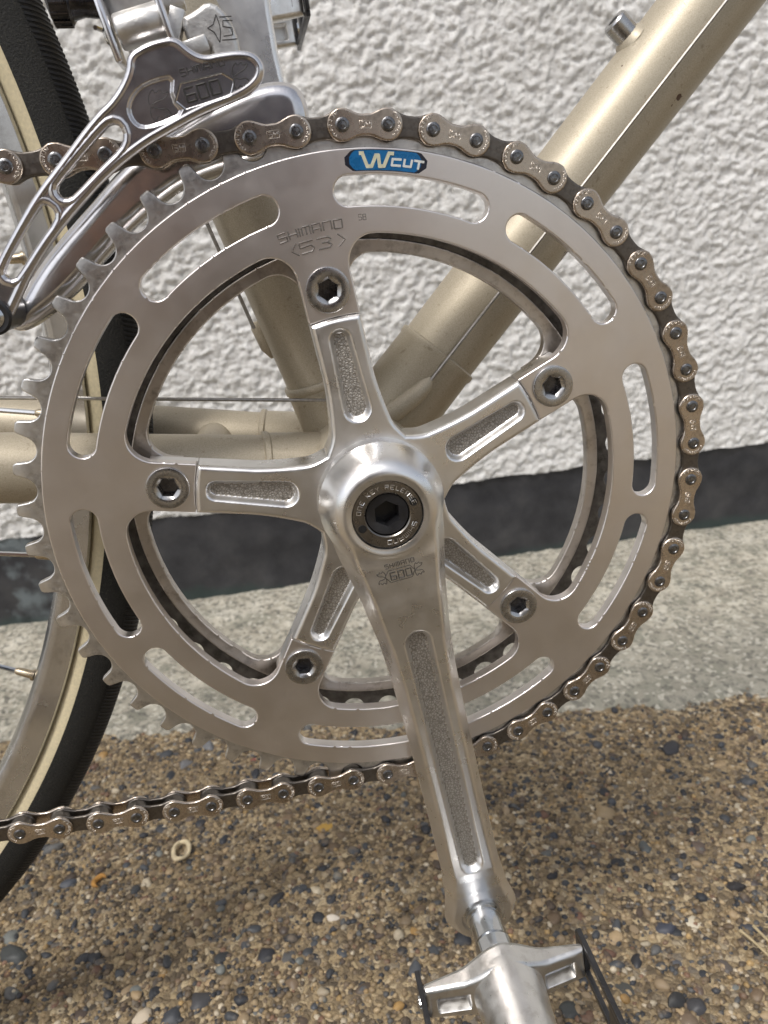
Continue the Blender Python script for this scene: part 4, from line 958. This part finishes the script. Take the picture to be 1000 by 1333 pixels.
# ---- pedals
def pedal(label, mat4):
    p = link("pedal", None, bike, (), mat4); p.empty_display_size = 0.01; p['label'] = label
    def sub(acc, name, mats, **kw): return acc.build(name, mats, p, **kw)
    a = Acc(); a.rings([(6.9, -5.6), (6.9, -3.6), (6.1, -3.2), (6.1, 7), (4.9, 7.4), (4.9, 8.2), (6.9, 8.8), (6.9, 14.2), (6.4, 14.8)], (0, 0, 0), seg=40)
    sub(a, "pedal_spindle", CHROME)
    a = Acc(); a.rings([(6.2, 14.4), (7.3, 14.7), (7.3, 15.6), (6.4, 15.9)], seg=40); sub(a, "spindle_seal", GUNMETAL)
    a = Acc(); a.rings([(6.4, 15.4), (8.0, 15.6), (9.6, 17.6), (11.8, 20.0), (12.6, 24.0), (12.2, 30), (11.5, 38), (10.6, 52), (10.2, 66), (10.4, 76), (10.4, 84), (8.6, 86), (8.2, 88), (0.01, 89)], seg=56)
    def yoke_sdf(x, z):
        ax = np.abs(x); hh = np.interp(ax, [0, 12, 28.6], [9.0, 7.6, 6.6]); arm = np.maximum(np.abs(z) - hh, ax - 28.4)
        return runion(np.hypot(x, z) - 12.2, arm, 5.0)
    def rec(x, z):
        ax = np.abs(x); return np.hypot(np.maximum(np.abs(ax - 19.0) - 5.0, 0), np.maximum(np.abs(z + 0.7) - 2.7, 0)) - 0.9
    def yoke_y(x, z, d):
        y = -27.6 + 2.6 * np.clip((np.abs(x) - 8) / 20, 0, 1) + edge_round(d, 1.6, 1.0)
        return y + 5.2 * sstep(-rec(x, z), 0, 0.7) - 2.0 * np.clip(1 - np.hypot(x, z) / 14.0, 0, 1)
    yk = plate_mesh("yoke", yoke_sdf, (-29.5, 29.5, -13, 13), 0.4, yoke_y, lambda x, z: -17.5 - 3.4 * np.clip(np.abs(x) / 28, 0, 1) - edge_round(np.minimum(yoke_sdf(x, z), 0), 1.8))
    a.build("pedal_body", ALU_PEDAL, p, angle=32); link("pedal_yoke", yk, p, (ALU_PEDAL,))
    link("pedal_yoke", yk, p, (ALU_PEDAL,), Matrix.Translation(Vector((0, -101.5 * MM, 0))) @ Matrix.Rotation(math.pi, 4, 'Z'))
    for sx in (-1, 1):
        a = Acc()
        a.box((sx * 29.4, -50, 6.6), (0.9, 33, 1.5), bev=0.25); a.box((sx * 29.4, -50, -6.6), (0.9, 33, 1.5), bev=0.25)
        for ys in (19.5, 50, 80.5): a.box((sx * 29.4, -ys, 0), (0.85, 4.0 if ys != 50 else 6, 6.0), bev=0.2)
        sub(a, "cage_plate", BLACK_PAINT)
        for ys in (23.5, 78):
            a = Acc(); a.tube([(sx * 29.6, -ys, 0), (sx * 30.8, -ys, 0), (sx * 31.6, -ys, 0)], [3.0, 2.8, 1.4], 20); sub(a, "rivet", CHROME)
    return p
PX, PZ = 170 * CDX, 170 * CDZ
pedal('near alloy pedal with black cage plates on the right crank arm', Matrix.Translation(Vector((PX, -21.4, PZ)) * MM) @ Matrix.Rotation(math.radians(-4.5), 4, 'Y'))
pedal('far pedal with black cage plates beyond the seat tube', Matrix.Translation(Vector((-PX, 92 + 21.4, -PZ)) * MM) @ Matrix.Rotation(math.pi, 4, 'Z') @ Matrix.Rotation(math.radians(4), 4, 'Y'))

# ---- rear wheel
WC = Vector((-403, 46, 62)); wheel = link("rear_wheel", None, bike); wheel.empty_display_size = 0.01
def lathe_wheel(prof, seg=360, a0=0, a1=2 * math.pi):
    q = Acc(); q.rings([(r, 46 - WC.y - y) for r, y in prof], tuple(WC), '-y', seg, cap1=False); return q
def closed(prof): return prof + [prof[0]]
lathe_wheel(closed([(301.4, -3.0), (302.1, -6.0), (303.6, -8.4), (305.4, -9.5), (306.2, -9.55), (312.7, -10.5), (313.3, -9.8), (313.6, -8.6), (311, -4), (311, 4), (313.6, 8.6), (313.2, 9.6), (309, 10.2), (305, 9.4), (302.6, 7.2), (301.5, 3.5), (301.2, 0)])).build("rim", ALU_RIM, wheel, angle=45)
def tyre_arc(d0, d1, n, R_=10.9, cr=321.3, sq=1.06):
    return [(cr + sq * R_ * math.sin(math.radians(d0 + (d1 - d0) * k / n)), -R_ * math.cos(math.radians(d0 + (d1 - d0) * k / n))) for k in range(n + 1)]
side = lathe_wheel(closed(tyre_arc(-62, 242, 24))); side.build("tyre_sidewall", CREAM, wheel, angle=60)
lathe_wheel(tyre_arc(-14, 194, 28, 11.15)).build("tyre", RUBBER_SIDE, wheel, angle=60)
# centre tread: raised band cut with slanted ribs
q = Acc(); NR = 1300
for sx in (-1, 1):
    for k in range(NR):
        an = 2 * math.pi * k / NR
        if not (-0.75 < (an if an < math.pi else an - 2 * math.pi) < 0.85): continue
        V = []
        for j in range(7):
            ph = math.radians(90 - sx * (3 + j * 8.5)); aa = an + 0.0015 * j
            for da, hh in ((-0.0017, 11.05), (-0.0009, 11.38), (0.0009, 11.38), (0.0017, 11.05)):
                r = 321.3 + 1.06 * hh * math.sin(ph); y = -hh * math.cos(ph)
                V.append((WC.x + r * math.cos(aa + da), WC.y + y, WC.z + r * math.sin(aa + da)))
        F = []
        for j in range(6):
            for c in range(3): F.append((j * 4 + c, j * 4 + c + 1, j * 4 + c + 5, j * 4 + c + 4))
        q.add(V, F)
tr = q.build("tyre_tread", RUBBER, wheel, angle=50); tr['kind'] = 'stuff'
hubp = lathe_wheel(closed([(6, -46), (9, -44), (9, -34), (22, -33), (22, -29), (11, -26), (9, 0), (11, 26), (22, 29), (22, 33), (9, 34), (9, 44), (6, 46)]), 48); hubp.build("hub", CHROME, wheel, angle=30)
nip = Acc(); nip.tube([(0, 0, 0), (0.0, 0, 1.0), (0, 0, 1.2), (0, 0, 6.5), (0, 0, 7.5)], [2.3, 2.3, 1.7, 1.5, 1.0], 12)
nip_o = nip.build("nipple", BRASS, wheel, angle=40); nip_me = nip_o.data; bpy.data.objects.remove(nip_o)
for k in range(36):
    an = math.radians(3.4 - 10.0 * k); aw = (an + math.pi) % (2 * math.pi) - math.pi
    side_s = -1 if k % 2 == 0 else 1; lead = 1 if (k // 2) % 2 == 0 else -1
    E = WC + Vector((301.0 * math.cos(an), side_s * 1.2, 301.0 * math.sin(an))); ha = an + lead * math.radians(62)
    H = WC + Vector((19.5 * math.cos(ha), side_s * 31, 19.5 * math.sin(ha))); d = (H - E).normalized()
    s_ = Acc(); s_.tube([E + d * 5, H], 0.95, 8); s_.build("spoke", CHROME, wheel)
    link("nipple", nip_me, wheel, (), Matrix.Translation(E * MM) @ d.to_track_quat('Z', 'Y').to_matrix().to_4x4())

# ------------------------------------------------------------------ small loose things on the paving
def gz(x, y): return float(ground_h(np.array([x]), np.array([y]))[0])
x, y = on_ground(236, 1113); q = root("plant_scrap", Vector((x, y, gz(x, y) + 1.8)) * MM, 'pale D-shaped curl of dry plant lying on the pebbles below the chain', 'plant scrap')
a = Acc(); a.tube([(x + 5.4 * math.cos(t) * (1.0 if math.cos(t) > -0.4 else 0.75), y + 7.5 * math.sin(t), gz(x, y) + 3.6 + 0.5 * math.sin(3 * t)) for t in np.linspace(0, 6.283, 26)], [1.25 + 0.25 * math.sin(2 * t) for t in np.linspace(0, 6.283, 26)], 8, caps=False); a.build("curl", SHELL_PALE, q)
x, y = on_ground(131, 1152); q = root("leaf_scrap", Vector((x, y, gz(x, y) + 1.8)) * MM, 'small curled orange scrap of dried leaf on the pebbles near the tyre', 'leaf scrap')
a = Acc(); a.tube([(x + 3.4 * math.cos(t), y + 4.2 * math.sin(t), gz(x, y) + 2.8 + 0.7 * math.sin(2 * t)) for t in np.linspace(0.4, 4.6, 16)], np.interp(np.linspace(0, 1, 16), [0, .3, .8, 1], [0.5, 1.7, 1.4, 0.4]), 8); a.build("curl", LEAF_ORANGE, q)
P0 = on_ground(962, 1222); P1 = on_ground(1003, 1258); q = root("twig", Vector((P0[0], P0[1], gz(*P0) + 2.0)) * MM, 'thin straw-coloured forked twig lying on the pebbles at the right edge', 'twig')
a = Acc()
for (s0, s1, bend) in ((P0, P1, 2.0), (P0 + np.array([8.0, 1.0]), P1 + np.array([6.0, 5.0]), -2.0)):
    a.tube([tuple(np.append(s0 + (s1 - s0) * t + np.array([0, bend * math.sin(3.1 * t)]), GZ + 5.6 - 0.6 * t)) for t in np.linspace(0, 1, 7)], np.linspace(0.8, 0.45, 7), 6)
a.build("stem", plain("straw", (0.46, 0.37, 0.22), 0.8), q)


# ------------------------------------------------------------------ the photographer, crouching in front of the bicycle (seen only as a dark reflection in the metal)
ph = root("person", Vector((-155, -760, GZ)) * MM, 'person in navy jeans and dusky sweater crouching before the bicycle to photograph it', 'person')
J = {}; E_ = []
def jn(name, p, r, par=None):
    J[name] = (len(J), p, r)
    if par: E_.append((J[par][0], J[name][0]))
cx = -155
jn('pelvis', (cx, -860, 40), (150, 120)); jn('waist', (cx, -830, 170), (135, 100), 'pelvis'); jn('chest', (cx, -745, 360), (165, 115), 'waist'); jn('neckbase', (cx, -690, 500), (80, 70), 'chest')
jn('neck', (cx, -665, 565), (52, 52), 'neckbase'); jn('jaw', (cx + 5, -630, 640), (62, 70), 'neck'); jn('skull', (cx + 5, -640, 730), (76, 92), 'jaw'); jn('crown', (cx + 5, -650, 800), (45, 55), 'skull')
for sx, nm in ((-1, 'l'), (1, 'r')):
    jn('hip' + nm, (cx + sx * 110, -850, 35), (105, 100), 'pelvis'); jn('thigh' + nm, (cx + sx * 150, -680, 110), (88, 88), 'hip' + nm); jn('knee' + nm, (cx + sx * 165, -500, 170), (62, 62), 'thigh' + nm)
    jn('calf' + nm, (cx + sx * 150, -590, 20), (60, 62), 'knee' + nm); jn('ankle' + nm, (cx + sx * 135, -670, -185), (42, 44), 'calf' + nm); jn('heel' + nm, (cx + sx * 135, -690, -235), (40, 38), 'ankle' + nm); jn('ball' + nm, (cx + sx * 150, -540, -245), (48, 28), 'heel' + nm); jn('toe' + nm, (cx + sx * 155, -470, -250), (36, 20), 'ball' + nm)
    tgt = (-105, -330, 60) if sx < 0 else (45, -330, 60)
    jn('shoulder' + nm, (cx + sx * 165, -705, 455), (72, 70), 'chest'); el = (cx + sx * 200, -520, 250)
    jn('elbow' + nm, el, (48, 48), 'shoulder' + nm); mid = tuple((el[q] * 0.45 + tgt[q] * 0.55) for q in range(3)); jn('fore' + nm, mid, (40, 40), 'elbow' + nm)
    jn('wrist' + nm, tgt, (26, 22), 'fore' + nm); jn('palm' + nm, (tgt[0] + sx * -2, tgt[1] + 38, tgt[2] + 14), (30, 16), 'wrist' + nm)
    for f, (dx, L) in enumerate(((-24, 34), (-9, 40), (8, 38), (23, 30))):
        a0 = (tgt[0] + dx, tgt[1] + 66, tgt[2] + 20 + 4 * f); jn('k%d' % f + nm, a0, (9, 9), 'palm' + nm); jn('m%d' % f + nm, (a0[0] - sx * 10, a0[1] + 8, a0[2] + L * 0.6), (8.5, 8.5), 'k%d' % f + nm); jn('t%d' % f + nm, (a0[0] - sx * 18, a0[1] - 4, a0[2] + L), (7.5, 7.5), 'm%d' % f + nm)
    jn('th1' + nm, (tgt[0] - sx * 34, tgt[1] + 34, tgt[2] + 6), (11, 11), 'palm' + nm); jn('th2' + nm, (tgt[0] - sx * 52, tgt[1] + 50, tgt[2] + 22), (9, 9), 'th1' + nm)
me = bpy.data.meshes.new("body"); me.from_pydata([tuple(c * MM for c in J[k][1]) for k in J], E_, []); body_o = bpy.data.objects.new("body", me); COL.objects.link(body_o)
md = body_o.modifiers.new("skin", 'SKIN'); md.use_smooth_shade = True
for k in J:
    sv = me.skin_vertices[0].data[J[k][0]]; sv.radius = (J[k][2][0] * MM, J[k][2][1] * MM); sv.use_root = (k == 'pelvis')
sb = body_o.modifiers.new("sub", 'SUBSURF'); sb.levels = 1; sb.render_levels = 1
dg = bpy.context.evaluated_depsgraph_get(); bme = bpy.data.meshes.new_from_object(body_o.evaluated_get(dg)); bme.name = "body"
bpy.data.objects.remove(body_o)
JEANS = plain("navy_denim", (0.035, 0.045, 0.075), 0.85, scale=500); KNIT = plain("dusky_knit", (0.13, 0.105, 0.115), 0.9, scale=300, bmp=0.5); SKIN = plain("skin", (0.48, 0.30, 0.22), 0.55, var=0.1); SHOE = plain("shoe_leather", (0.10, 0.055, 0.045), 0.5); HAIR = plain("brown_hair", (0.05, 0.03, 0.02), 0.5)
for q in (JEANS, KNIT, SKIN, SHOE): bme.materials.append(q)
for f in bme.polygons:
    c = f.center / MM
    if c.z < -165: f.material_index = 3
    elif c.z > 575 or (c.y > -352): f.material_index = 2
    elif c.z < 100 and c.y < -440 or (c.y > -760 and c.y < -430 and c.z < 235 and abs(c.x - cx) > 75 and c.z < 150 + (c.y + 500) * 0.6 + 90): f.material_index = 0
    else: f.material_index = 1
    f.use_smooth = True
link("body", bme, ph)
a = Acc(); a.rings([(20, 96), (60, 84), (84, 50), (90, 5), (84, -40), (60, -75)], (cx + 5, -665, 735), 'z', 28); a.build("hair", HAIR, ph)
a = Acc(); a.tube([(cx + 5, -545, 712), (cx + 5, -528, 690), (cx + 5, -548, 676)], [6, 11, 5], 10); a.tube([(cx - 18, -549, 650), (cx + 28, -549, 650)], 6, 8)
for sx in (-1, 1): a.tube([(cx + 5 + sx * 78, -640, 735), (cx + 5 + sx * 84, -645, 705), (cx + 5 + sx * 76, -640, 675)], [8, 14, 7], 10)
a.build("face", SKIN, ph)
phone = root("phone", Vector((-30, -262, 82)) * MM, 'black phone held up in front of the bicycle', 'phone')
R3 = Matrix((RIGHT, -FWD, -DOWN)).transposed(); pc = Vector(CAM) - FWD * 14 + RIGHT * 12 - (-DOWN) * 52
a = Acc(); a.box(pc, (36, 4, 73), R3, bev=2.5); a.build("phone_body", BLACK_PLASTIC, phone)

for o in bpy.data.objects:
    if 'is_root' in o: del o['is_root']
